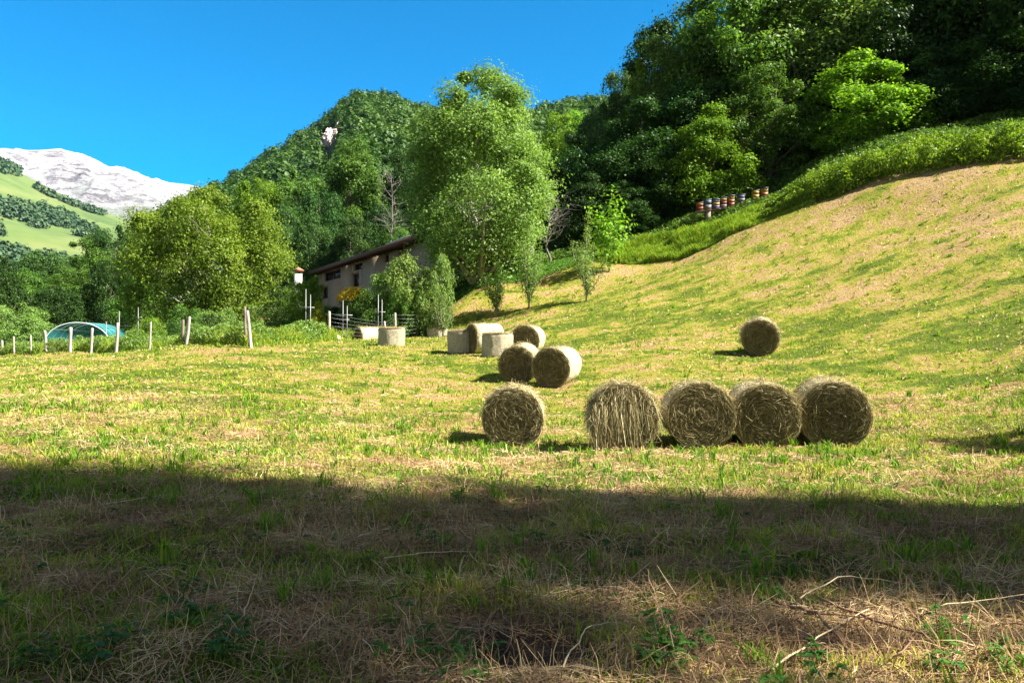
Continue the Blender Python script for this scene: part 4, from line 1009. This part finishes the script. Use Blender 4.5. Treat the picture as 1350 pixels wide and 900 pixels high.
def house():
    A = np.array([-3.6, 52.0]); B = np.array([-22.0, 86.0]); d = B - A; L = np.linalg.norm(d); ang = math.atan2(d[1], d[0])
    e = empty('farmhouse', (A[0], A[1], 3.0), ang)      # local +x runs along the front wall, local -y points away from the meadow side
    tag(e, 'long old stone farmhouse with a low dark roof, half hidden behind bushes', 'house')
    ez = 9.35 - 3.0; dep = 5.4   # local frame: front wall faces +y (towards the camera's left)
    s_ = -1
    # openings: (along, sill z, width, height)
    sc = lambda px: None
    def along(px):   # where the line of sight through photo column px meets the wall
        b = (px - 675) / F; # A + s*u ; x = b*y
        u = d / L; return (b * A[1] - A[0]) / (u[0] - b * u[1])
    def zpy(px, py): 
        a = along(px); y = A[1] + d[1] / L * a; return EYE + (450 - py) / F * y - 3.0
    ops = []
    for (x0, x1, yt, yb) in [(427, 449, 356, 369), (466, 478, 346, 356), (506, 513, 334, 346), (464, 473, 360, 379), (424, 432, 378, 394), (524, 531, 322, 336)]:
        xm = (x0 + x1) / 2; a0, a1 = along(x1), along(x0); ops.append(((a0 + a1) / 2, zpy(xm, yb), a1 - a0, zpy(xm, yt) - zpy(xm, yb)))
    # front wall as strips around the openings: local y = 0 plane, thickness .5
    mb = MB(); th = .5
    cuts = sorted(set([0, L] + [o[0] - o[2] / 2 for o in ops] + [o[0] + o[2] / 2 for o in ops]))
    for a, b in zip(cuts[:-1], cuts[1:]):
        if b - a < 1e-4: continue
        m_ = (a + b) / 2; hs_ = sorted([(o[1], o[1] + o[3]) for o in ops if abs(m_ - o[0]) < o[2] / 2]); z = -1.5
        for (z0, z1) in hs_:
            if z0 > z: mb.box(((a + b) / 2, s_ * th / 2, (z + z0) / 2), (b - a, th, z0 - z))
            z = max(z, z1)
        if ez > z: mb.box(((a + b) / 2, s_ * th / 2, (z + ez) / 2), (b - a, th, ez - z))
    mb.build('front_wall', M['plaster'], e)
    mb = MB(); mb.box((.25, s_ * (dep + th) / 2, (ez - 1.5) / 2), (.5, dep - th - .004, ez + 1.5))
    mb.add([[0.0, s_ * .0, ez], [0.0, s_ * dep, ez], [0.0, s_ * dep / 2, ez + .85], [.5, 0, ez], [.5, s_ * dep, ez], [.5, s_ * dep / 2, ez + .85]], [[0, 1, 4, 3], [1, 2, 5, 4], [2, 0, 3, 5]], [[0, 2, 1], [3, 4, 5]])
    mb.build('gable_wall', M['stone'], e)
    mb = MB(); mb.box((L - .25, s_ * (dep + th) / 2, (ez - 1.5) / 2), (.5, dep - th - .004, ez + 1.5)); mb.build('gable_wall', M['stone'], e)
    mb = MB(); mb.box((L / 2, s_ * (dep + .25), (ez - 1.5) / 2), (L, .5, ez + 1.5)); mb.build('back_wall', M['stone'], e)
    # roof: two slabs with an overhang
    rf = MB()
    for sg in (0, 1):
        y0 = -s_ * .9 if sg == 0 else s_ * (dep + .9); z0 = ez - .1; ym = s_ * dep / 2; z1 = ez + 1.0
        V = []
        for xx in (-.8, L + .8):
            V += [[xx, y0, z0], [xx, ym, z1], [xx, ym, z1 + .28], [xx, y0, z0 + .28]]
        rf.add(V, [[0, 1, 2, 3], [4, 7, 6, 5], [0, 4, 5, 1], [3, 2, 6, 7], [0, 3, 7, 4], [1, 5, 6, 2]])
    roof = rf.build('roof', M['roof_tile'], e)
    f = MB(); f.box((L / 2, -s_ * .93, ez + .02), (L + 1.6, .06, .36)); f.build('fascia', M['roof_wood'], roof)
    rt = MB()
    for q in range(46): rt.box((q * (L / 45), -s_ * .42, ez - .13), (.12, 1.0, .14))
    rt.build('rafters', M['roof_wood'], roof)
    sm = MB(); a0, a1 = along(562), along(523); sm.add([[a0, -s_ * 1.0, ez + .22], [a1, -s_ * 1.0, ez + .22], [a1, s_ * 1.6, ez + 1.12], [a0, s_ * 1.6, ez + 1.12], [a0, -s_ * 1.0, ez + .30], [a1, -s_ * 1.0, ez + .30], [a1, s_ * 1.6, ez + 1.2], [a0, s_ * 1.6, ez + 1.2]],
        [[0, 3, 2, 1], [4, 5, 6, 7], [0, 1, 5, 4], [1, 2, 6, 5], [2, 3, 7, 6], [3, 0, 4, 7]]); sm.build('metal_sheet', M['sheet'], roof)
    for (a, z, w_, h_) in ops:
        fr = MB(); y = s_ * .22
        for sx in (-1, 1): fr.box((a + sx * (w_ / 2 - .05), y, z + h_ / 2), (.1, .08, h_))
        for zz in (z + .05, z + h_ - .05): fr.box((a, y, zz), (w_ - .2, .08, .1))
        fr.box((a, y, z + h_ / 2), (.06, .07, h_ - .2))
        fo = fr.build('window', M['frame_wood'], e)
        p = MB(); p.box((a, s_ * .27, z + h_ / 2), (w_, .02, h_)); p.build('pane', M['glass_dark'], fo)
house()
def cottage():
    c = P(383, 378, 74); e = empty('cottage', (c[0] - 2.5, c[1] + 2, c[2] - 6.0), R_(20)); tag(e, 'low house hidden by trees, only its small white chimney showing', 'house')
    mb = MB(); mb.box((0, 0, .4), (7, 5, 3.2)); mb.build('wall', M['stone'], e)
    rf = MB(); rf.add([[-4, -3, 2.0], [4, -3, 2.0], [4, 0, 2.9], [-4, 0, 2.9], [-4, 3, 2.0], [4, 3, 2.0], [-4, -3, 2.2], [4, -3, 2.2], [4, 0, 3.1], [-4, 0, 3.1], [-4, 3, 2.2], [4, 3, 2.2]],
        [[0, 3, 2, 1], [3, 4, 5, 2], [6, 7, 8, 9], [9, 8, 11, 10], [0, 1, 7, 6], [4, 10, 11, 5], [0, 6, 9, 3], [3, 9, 10, 4], [1, 2, 8, 7], [2, 5, 11, 8]])
    roof = rf.build('roof', M['terracotta'], e)
    ch = MB(); ch.box((2.5, -1.2, 4.95), (.72, .72, 4.9)); 
    for sx in (-.26, .26):
        for sy in (-.26, .26): ch.box((2.5 + sx, -1.2 + sy, 7.52), (.14, .14, .26))
    cho = ch.build('chimney', M['white'], e)
    cp = MB(); cp.box((2.5, -1.2, 7.70), (1.05, 1.05, .08)); cp.add([[1.95, -1.75, 7.742], [3.05, -1.75, 7.742], [3.05, -.65, 7.742], [1.95, -.65, 7.742], [2.5, -1.2, 8.1]], [[0, 3, 2, 1]], [[0, 1, 4], [1, 2, 4], [2, 3, 4], [3, 0, 4]])
    cp.build('chimney_cap', M['terracotta'], cho)
cottage()

# ------------------------------------------------------------------ beehives on their stand
HC = dict(orange=(.65, .22, .03), red=(.38, .04, .03), blue=(.20, .29, .42), white=(.42, .42, .44), yellow=(.75, .48, .03), dark=(.05, .05, .09), violet=(.16, .14, .40))
for k_, c in HC.items(): M['hive_' + k_] = flat('hive_paint_' + k_, tuple(.28 * v for v in c), .5, .12, 10)  # paint colours darkened evenly, standing in for shade over the hives
HIVES = [ # px, top, bottom, depth, layers bottom to top, lid, label
 (922.5, 267, 279, ['red', 'orange'], 'dark', 'beehive painted orange over dark red, leftmost of the hives'),
 (933, 263, 278, ['white', 'blue'], 'blue', 'pale blue-grey beehive, second from the left'),
 (943.5, 263, 276, ['violet', 'yellow', 'white'], 'violet', 'beehive striped white, yellow and violet, third from the left'),
 (953.5, 261, 275, ['white', 'red', 'yellow'], 'violet', 'beehive striped yellow, red and white in the middle of the hives'),
 (963, 258, 273, ['red', 'orange', 'yellow'], 'violet', 'yellow and orange beehive just left of the gap in the row'),
 (977, 257, 271, ['dark', 'white', 'violet'], 'blue', 'dark beehive with a whitish band, alone between two gaps'),
 (995.5, 251, 263, ['yellow', 'yellow'], 'dark', 'yellow beehive, left one of the two among the leaves'),
 (1007, 248, 260, ['orange', 'yellow'], 'dark', 'yellow and orange beehive at the right end among the leaves'),
]
for px, yt, yb, lay, lid, lab in HIVES:
    D = 52.3; zb = EYE + (450 - yb) / F * D; hh = (yb - yt) / F * D; x = (px - 675) / F * D
    e = empty('beehive', (x, D, zb), R_(-14 + 6 * math.sin(px))); tag(e, lab, 'beehive', 'painted beehives at the edge of the wood')
    n = len(lay); z = .0; hb = (hh - .10) / n
    fl = MB(); fl.box((0, -.03, .02), (.50, .56, .04)); fl.build('floor_board', M['frame_wood'], e)
    z = .041
    for q, c in enumerate(lay):
        b = MB(); b.box((0, 0, z + hb / 2), (.47, .47, hb - .006)); bo = b.build('hive_box', M['hive_' + c], e)
        hd = MB(); hd.box((0, -.247, z + hb * .6), (.14, .025, .03)); hd.build('handle', M['frame_wood'], bo)
        z += hb
    r_ = MB(); r_.box((0, 0, z + .03), (.53, .53, .06)); r_.build('lid', M['hive_' + lid], e)
    # each pair of rails under the hive
M['old_wood'] = flat('weathered_wood', (.22, .18, .14), .9, .3, 6)
def stand(px0, px1, y0, y1, label):
    D = 52.3; x0, x1 = (px0 - 675) / F * D, (px1 - 675) / F * D; z0 = EYE + (450 - y0) / F * D; z1 = EYE + (450 - y1) / F * D; L = math.hypot(x1 - x0, z1 - z0)
    e = empty('hive_stand', ((x0 + x1) / 2, D, (z0 + z1) / 2)); tag(e, label, 'stand'); an = -math.atan2(z1 - z0, x1 - x0)
    for yy in (-.2, .2):
        m = MB(); m.box((0, yy, -.06), (L, .1, .1), (0, an, 0)); m.build('rail', M['old_wood'], e)
    n = max(2, int(L / 1.2))
    for q in range(n):
        f = (q + .5) / n - .5; zz = f * (z1 - z0)
        g = h1((x0 + x1) / 2 + f * (x1 - x0), D) - (z0 + z1) / 2
        m = MB(); hgt = max(.1, zz - .11 - g + .1); m.box((f * (x1 - x0), 0, zz - .115 - hgt / 2), (.3, .5, hgt)); m.build('block', M['old_wood'], e)
stand(916, 984, 279.3, 270.5, 'low stand of rails on stone blocks carrying the left six beehives')
stand(989, 1013, 264, 260.2, 'short stand carrying the two yellow beehives at the right')

# ------------------------------------------------------------------ fences, stakes, hoop tunnel
M['wire'] = flat('galvanised_wire', (.38, .38, .40), .45, .2, 5, metal=.7)
M['stake'] = flat('grey_metal_stake', (.26, .26, .27), .5, .2, 5, metal=.4)
def post_mesh(r0, h_, mat, seed):
    rng = np.random.default_rng(seed); mb = MB(); r0 *= .78; n = 7; z = np.linspace(-.35, h_, n)
    p = np.stack([rng.normal(size=n) * .008, rng.normal(size=n) * .008, z], 1); p = np.vstack([p, p[-1] + [0.01, 0, .03]])
    mb.tube(p, np.append(r0 * (1 + rng.normal(size=n) * .05) * np.linspace(1.05, .92, n), r0 * .55), 9); return mb
def fence(name, label, posts, wires, mat_over=None):
    """posts: (px, top, bottom, depth, radius, lean in px, dark)"""
    b0 = posts[0]; o = P(b0[0], b0[2], b0[3]); o[2] = h1(o[0], o[1]); e = empty(name, o); tag(e, label, 'fence')
    tops = []
    for q, (px, yt, yb, D, r0, lean, dk) in enumerate(posts):
        x = (px - 675) / F * D; zt = EYE + (450 - yt) / F * D; zb = h1(x, D); h_ = max(zt - zb, .5); lx = lean / F * D
        m = post_mesh(r0, h_, None, q + 7).build('post', M['post_dark' if dk else 'post'], e, True)
        m.location = (x - o[0], D - o[1], zb - o[2]); m.rotation_euler = (0.02 * (q % 3 - 1), math.atan2(-lx, h_) * -1 * -1, 0)
        if not dk: tops.append((np.array([x - o[0], D - o[1], zb - o[2]]), h_))
    for f in wires:
        mb = MB()
        for (a, ha), (b, hb) in zip(tops[:-1], tops[1:]):
            p0 = a + [0, -.06, ha * f]; p1 = b + [0, -.06, hb * f]; t = np.linspace(0, 1, 5)[:, None]
            p = p0 * (1 - t) + p1 * t; p[:, 2] -= (4 * t * (1 - t) * .04)[:, 0]; mb.tube(p, .0035, 4)
        mb.build('wire', M['wire'], e)
    return e
fence('wire_fence', 'old fence of pale leaning wooden posts and wire along the left edge of the meadow',
 [(331, 410, 454, 28.2, .085, 5, 0), (324, 405, 452, 29.2, .06, 1, 1), (246, 418, 457, 32.6, .085, -4, 0), (241, 422, 458, 33.4, .08, 0, 1), (197, 425, 455, 35, .06, -2, 0), (153, 426, 463, 36.4, .085, -3, 0),
  (120, 433, 458, 39, .085, -1, 0), (93, 432, 462, 41.5, .11, 0, 0), (61, 436, 460, 45, .09, 1, 0), (41, 442, 462, 48, .07, 1, 0), (19, 444, 464, 50, .07, 1, 0), (2, 449, 466, 52.5, .10, -1, 0), (-25, 452, 468, 56, .09, 1, 0), (-60, 455, 470, 60, .09, 0, 0)],
 (.45, .7, .92))
fence('wire_fence', 'garden fence of wire mesh on wooden posts below the farmhouse',
 [(434, 411, 448, 36.5, .10, 0, 0), (508, 424, 436, 39.5, .07, 1, 0), (521, 413, 436, 41, .08, 0, 0), (570, 413, 440, 42.5, .11, -6, 0), (655, 400, 418, 46, .05, 0, 1)],
 (.2, .35, .5, .65, .8, .95))
def stakes(px, D, top, bot, bars, label, two=True):
    x = (px - 675) / F * D; zb = h1(x, D); zt = EYE + (450 - top) / F * D; e = empty('garden_stake', (x, D, zb)); tag(e, label, 'stake', 'tall metal stakes in the garden')
    for q in range(2 if two else 1):
        mb = MB(); mb.tube([[q * .14, q * .3, -.3], [q * .14 + .01, q * .3, zt - zb - q * .25]], .018, 6); mb.build('pole', M['stake'], e, True)
    for y_, w_ in bars:
        z = EYE + (450 - y_) / F * D - zb; mb = MB(); mb.box((.07, -.045, z), (w_ / F * D, .03, .03), (0, .05, 0)); mb.build('crossbar', M['stake'], e)
stakes(452, 37.5, 396, 447, [(415, 22), (421, 14)], 'pair of tall metal stakes with crossbars behind the right end of the wire mesh')
stakes(498.5, 39, 388, 432, [(411, 16)], 'tall metal stake with a crossbar between the garden fence posts')
stakes(403, 36, 381, 445, [(405, 20)], 'tall stake pair left of the garden fence corner post')
stakes(157, 42, 410, 450, [], 'tall thin stake behind the hoop tunnel end', False)
stakes(182, 43, 405, 450, [(418, 8)], 'thin stake in the weeds right of the hoop tunnel', False)
stakes(140, 44, 424, 452, [], 'short thin stake at the right end of the hoop tunnel', False)
# grey stone by the corner post
def boulder(name, px, py, D, r, label, seed, mat):
    x = (px - 675) / F * D; n = 14; th, ph = np.meshgrid(np.linspace(0, 2 * np.pi, n, endpoint=False), np.linspace(0.02, np.pi - .02, n))
    R0 = r * (1 + .35 * fbm(np.cos(th) * 1.5 + ph, np.sin(th) * 1.5 + seed, 3, seed))
    V = np.stack([R0 * np.sin(ph) * np.cos(th) * 1.3, R0 * np.sin(ph) * np.sin(th), R0 * np.cos(ph) * .8], -1).reshape(-1, 3)
    i = np.arange(n - 1)[:, None] * n + np.arange(n)[None]; i2 = np.arange(n - 1)[:, None] * n + (np.arange(n)[None] + 1) % n
    Q = np.stack([i, i + n, i2 + n, i2], -1).reshape(-1, 4)
    o = obj(name, mesh_np(name, V, [Q, np.arange(n)[::-1][None], (np.arange(n) + (n - 1) * n)[None]] if 0 else [Q], mat, smooth=False)); o.location = (x, D, h1(x, D) + r * .4); tag(o, label, 'stone')
boulder('stone', 442, 444, 36.2, .22, 'pale stone lying at the foot of the garden fence corner post', 3, M['rock'])

# teal netted hoop tunnel
def tunnel_net():
    m, t, b, o = newmat('teal_shade_net'); b.inputs['Base Color'].default_value = (.02, .22, .24, 1); b.inputs['Roughness'].default_value = .6
    tr = t.nodes.new('ShaderNodeBsdfTransparent'); mx = t.nodes.new('ShaderNodeMixShader')
    v = t.nodes.new('ShaderNodeTexWave'); v.inputs['Scale'].default_value = 18; v.wave_type = 'BANDS'; t.links.new(mapped(t, (1, 1, 1)), v.inputs[0])
    t.links.new(mth(t, 'MULTIPLY_ADD', v.outputs['Fac'], .3, .45), mx.inputs[0]); t.links.new(tr.outputs[0], mx.inputs[1]); t.links.new(b.outputs[0], mx.inputs[2]); t.links.new(mx.outputs[0], o.inputs[0]); return m
M['net'] = tunnel_net(); M['hoop'] = flat('pale_plastic_pipe', (.60, .68, .70), .4, .05, 5)
def tunnel():
    D = 50; x = (102 - 675) / F * D; zt = EYE + (450 - 425) / F * D; zb = zt - 1.9; zg = h1(x, D); e = empty('hoop_tunnel', (x, D, zb), R_(12)); tag(e, 'low garden tunnel of pale hoops covered with teal netting', 'garden tunnel')
    Wd = 2.05; ht = 1.9; Ln = 5; th = np.linspace(0, np.pi, 25)
    arc = lambda y, s=1: np.stack([Wd * np.cos(th) * s, np.full(25, y), ht * np.sin(th) ** .8 * s], 1)
    for q in range(5): MB().tube(arc(q * Ln / 4), .03, 6).build('hoop', M['hoop'], e, True)
    for f in (6, 12, 18):
        p = arc(0)[f]; MB().tube([p, p + [0, Ln, 0]], .02, 5).build('ridge_pipe', M['hoop'], e)
    a = [arc(y, 1.02) for y in np.linspace(0, Ln, 9)]; V = np.vstack(a); i = np.arange(8)[:, None] * 25 + np.arange(24)[None]; Q = np.stack([i, i + 1, i + 26, i + 25], -1).reshape(-1, 4)
    n0 = len(V); V = np.vstack([V, [[0, 0, 0]]]); T = [[n0, k, k + 1] for k in range(24)]
    obj('netting', mesh_np('netting', V, [Q, np.array(T)], M['net']), e)
    m = MB(); m.box((0, Ln / 2, (zg - zb) / 2 - .2), (4.2, Ln, .5 + abs(zg - zb) * 0 + .1)); 
tunnel()

# ------------------------------------------------------------------ foreground twigs, stalks and weeds
M['twig'] = flat('brown_twig', (.22, .12, .075), .85, .3, 20); M['stalk'] = flat('dry_stalk', (.58, .46, .27), .7, .2, 20)
def ground_path(pts, lift):
    return np.array([[x, y, h1(x, y) + l] for (x, y), l in zip(pts, lift)])
def gp(px, py):   # ground point seen at a photo position near the camera
    y = EYE * F / (py - 450)
    for _ in range(12):
        x = (px - 675) / F * y; y = (EYE - h1(x, y)) * F / (py - 450)
    return ((px - 675) / F * y, y)
def stick(name, pxs, rad, mat, label, lift=.04, kids=(), grp=None):
    p = ground_path([gp(*q) for q in pxs], [lift * (1 + .6 * math.sin(2 * i)) for i in range(len(pxs))])
    o = p[0].copy(); e = empty(name, o); tag(e, label, 'stick' if 'branch' in name else 'stalk', grp)
    t = np.linspace(0, len(p) - 1, 4 * len(p)); pp = np.stack([np.interp(t, np.arange(len(p)), p[:, i]) for i in range(3)], 1) + np.random.default_rng(len(pxs)).normal(size=(len(t), 3)) * .004
    MB().tube(pp - o, rad * np.linspace(1, .45, len(pp)), 6).build('stem', M[mat], e, True)
    for k in kids:
        p = ground_path([gp(*q) for q in k], [lift, lift * 1.6, lift * 2.2][:len(k)]); MB().tube(p - o, rad * np.linspace(.6, .25, len(p)), 5).build('side_shoot', M[mat], e, True)
stick('fallen_branch', [(1025, 805), (1075, 825), (1125, 868), (1142, 898)], .010, 'twig', 'brown forked twig lying in the sunlit patch at lower right', .05, [[(1060, 820), (1100, 828), (1160, 842)], [(1040, 812), (1010, 800)]])
stick('fallen_branch', [(1080, 800), (1170, 842), (1260, 850), (1345, 862)], .009, 'twig', 'long brown twig lying right of the forked one at lower right', .05, [[(1210, 846), (1190, 880), (1170, 898)]])
stick('dry_stalk', [(1052, 808), (1110, 786), (1222, 784)], .005, 'stalk', 'pale bent straw stalk arching over the sunlit patch at lower right', .09)
stick('dry_stalk', [(1015, 898), (1085, 858), (1145, 822)], .006, 'stalk', 'straight pale stalk lying across the forked twig', .06)
stick('dry_stalk', [(1235, 818), (1350, 812)], .004, 'stalk', 'thin pale stalk in the shade at the right edge', .08)
stick('dry_stalk', [(505, 746), (560, 744), (640, 733)], .005, 'stalk', 'long greenish stalk lying in the shade at the bottom centre', .06)
stick('dry_stalk', [(740, 898), (775, 850), (830, 828)], .005, 'stalk', 'curved pale stalk by the bare earth at the bottom centre', .07)
stick('dry_stalk', [(140, 672), (190, 668), (235, 655)], .006, 'stalk', 'pale stalk lying at the shadow edge on the left', .06)
stick('dry_stalk', [(322, 830), (336, 795)], .004, 'stalk', 'short white stalk in the shaded grass at lower left', .08)

# broad-leaved weeds in the near grass: ground cover
def weeds(seed, n):
    r = np.random.default_rng(seed); VV, QQ, o_ = [], [], 0
    spots = [(150, 875), (60, 880), (300, 880), (320, 850), (560, 860), (600, 870), (630, 885), (860, 840), (900, 870), (40, 655), (12, 660), (1320, 885), (1240, 895), (930, 690), (880, 690), (240, 830), (1090, 880), (860, 880), (1150, 615), (530, 700), (700, 700)]
    for q in range(n):
        if q < len(spots) * 3: x, y = gp(spots[q // 3][0] + r.normal() * 14, min(spots[q // 3][1] + r.normal() * 8, 897))
        else: 
            y = r.uniform(2.6, 9); x = r.uniform(-.75, .75) * y
        g = h1(x, y); ns = r.integers(3, 8); big = r.uniform(.5, 1.05) * (1.0 if y < 5 else .8)
        for k in range(ns):
            a = r.random() * 6.28; hh = r.uniform(.04, .15) * big; rad = r.uniform(.02, .10) * big; c = np.array([x + math.cos(a) * rad, y + math.sin(a) * rad, g + hh])
            for j in range(3):
                aa = a + (j - 1) * 1.0; L = r.uniform(.035, .065) * big; d = np.array([math.cos(aa), math.sin(aa), r.uniform(-.2, .35)]); d /= np.linalg.norm(d); s = np.cross(d, [0, 0, 1]); s /= np.linalg.norm(s); wv = L * .32
                up = np.cross(s, d)
                V = np.array([c, c + d * L * .35 + s * wv + up * .004, c + d * L * .8 + s * wv * .7 - up * .002, c + d * L * 1.15 - up * .012, c + d * L * .8 - s * wv * .7 - up * .002, c + d * L * .35 - s * wv + up * .004, c + d * L * .6 - up * .008])
                VV.append(V); QQ.append(np.array([[0, 1, 2, 6], [6, 2, 3, 4], [0, 6, 4, 5]]) + o_); o_ += 7
            st = np.array([[x, y, g], [x + .004, y, g], c + [0.002, 0, 0], c - [.002, 0, 0]]); VV.append(st); QQ.append(np.array([[0, 1, 2, 3]]) + o_); o_ += 4
    return mesh_np('weeds', np.vstack(VV), [np.vstack(QQ)], M['leaf_weed'])
M['leaf_weed'] = leaf_mat('leaf_weed', (.04, .12, .02), (.08, .20, .03), (.13, .27, .04), trans=.3, clump=1.0)
tag(obj('weeds', weeds(3, 190)), 'small broad-leaved clover and dandelion weeds in the near grass', 'weeds', kind='stuff')

# ------------------------------------------------------------------ air
def haze():
    m = bpy.data.materials.new('valley_air'); m.use_nodes = True; t = m.node_tree; t.nodes.clear()
    o = t.nodes.new('ShaderNodeOutputMaterial'); v = t.nodes.new('ShaderNodeVolumePrincipled'); v.inputs['Density'].default_value = 0.00002
    v.inputs['Color'].default_value = (.20, .52, 1, 1); v.inputs['Anisotropy'].default_value = 0.0; t.links.new(v.outputs[0], o.inputs['Volume'])
    mb = MB(); mb.box((0, 2600, 500), (9000, 6400, 2400)); h = mb.build('haze', m); tag(h, 'thin blue air filling the valley', 'haze', kind='stuff')
haze()
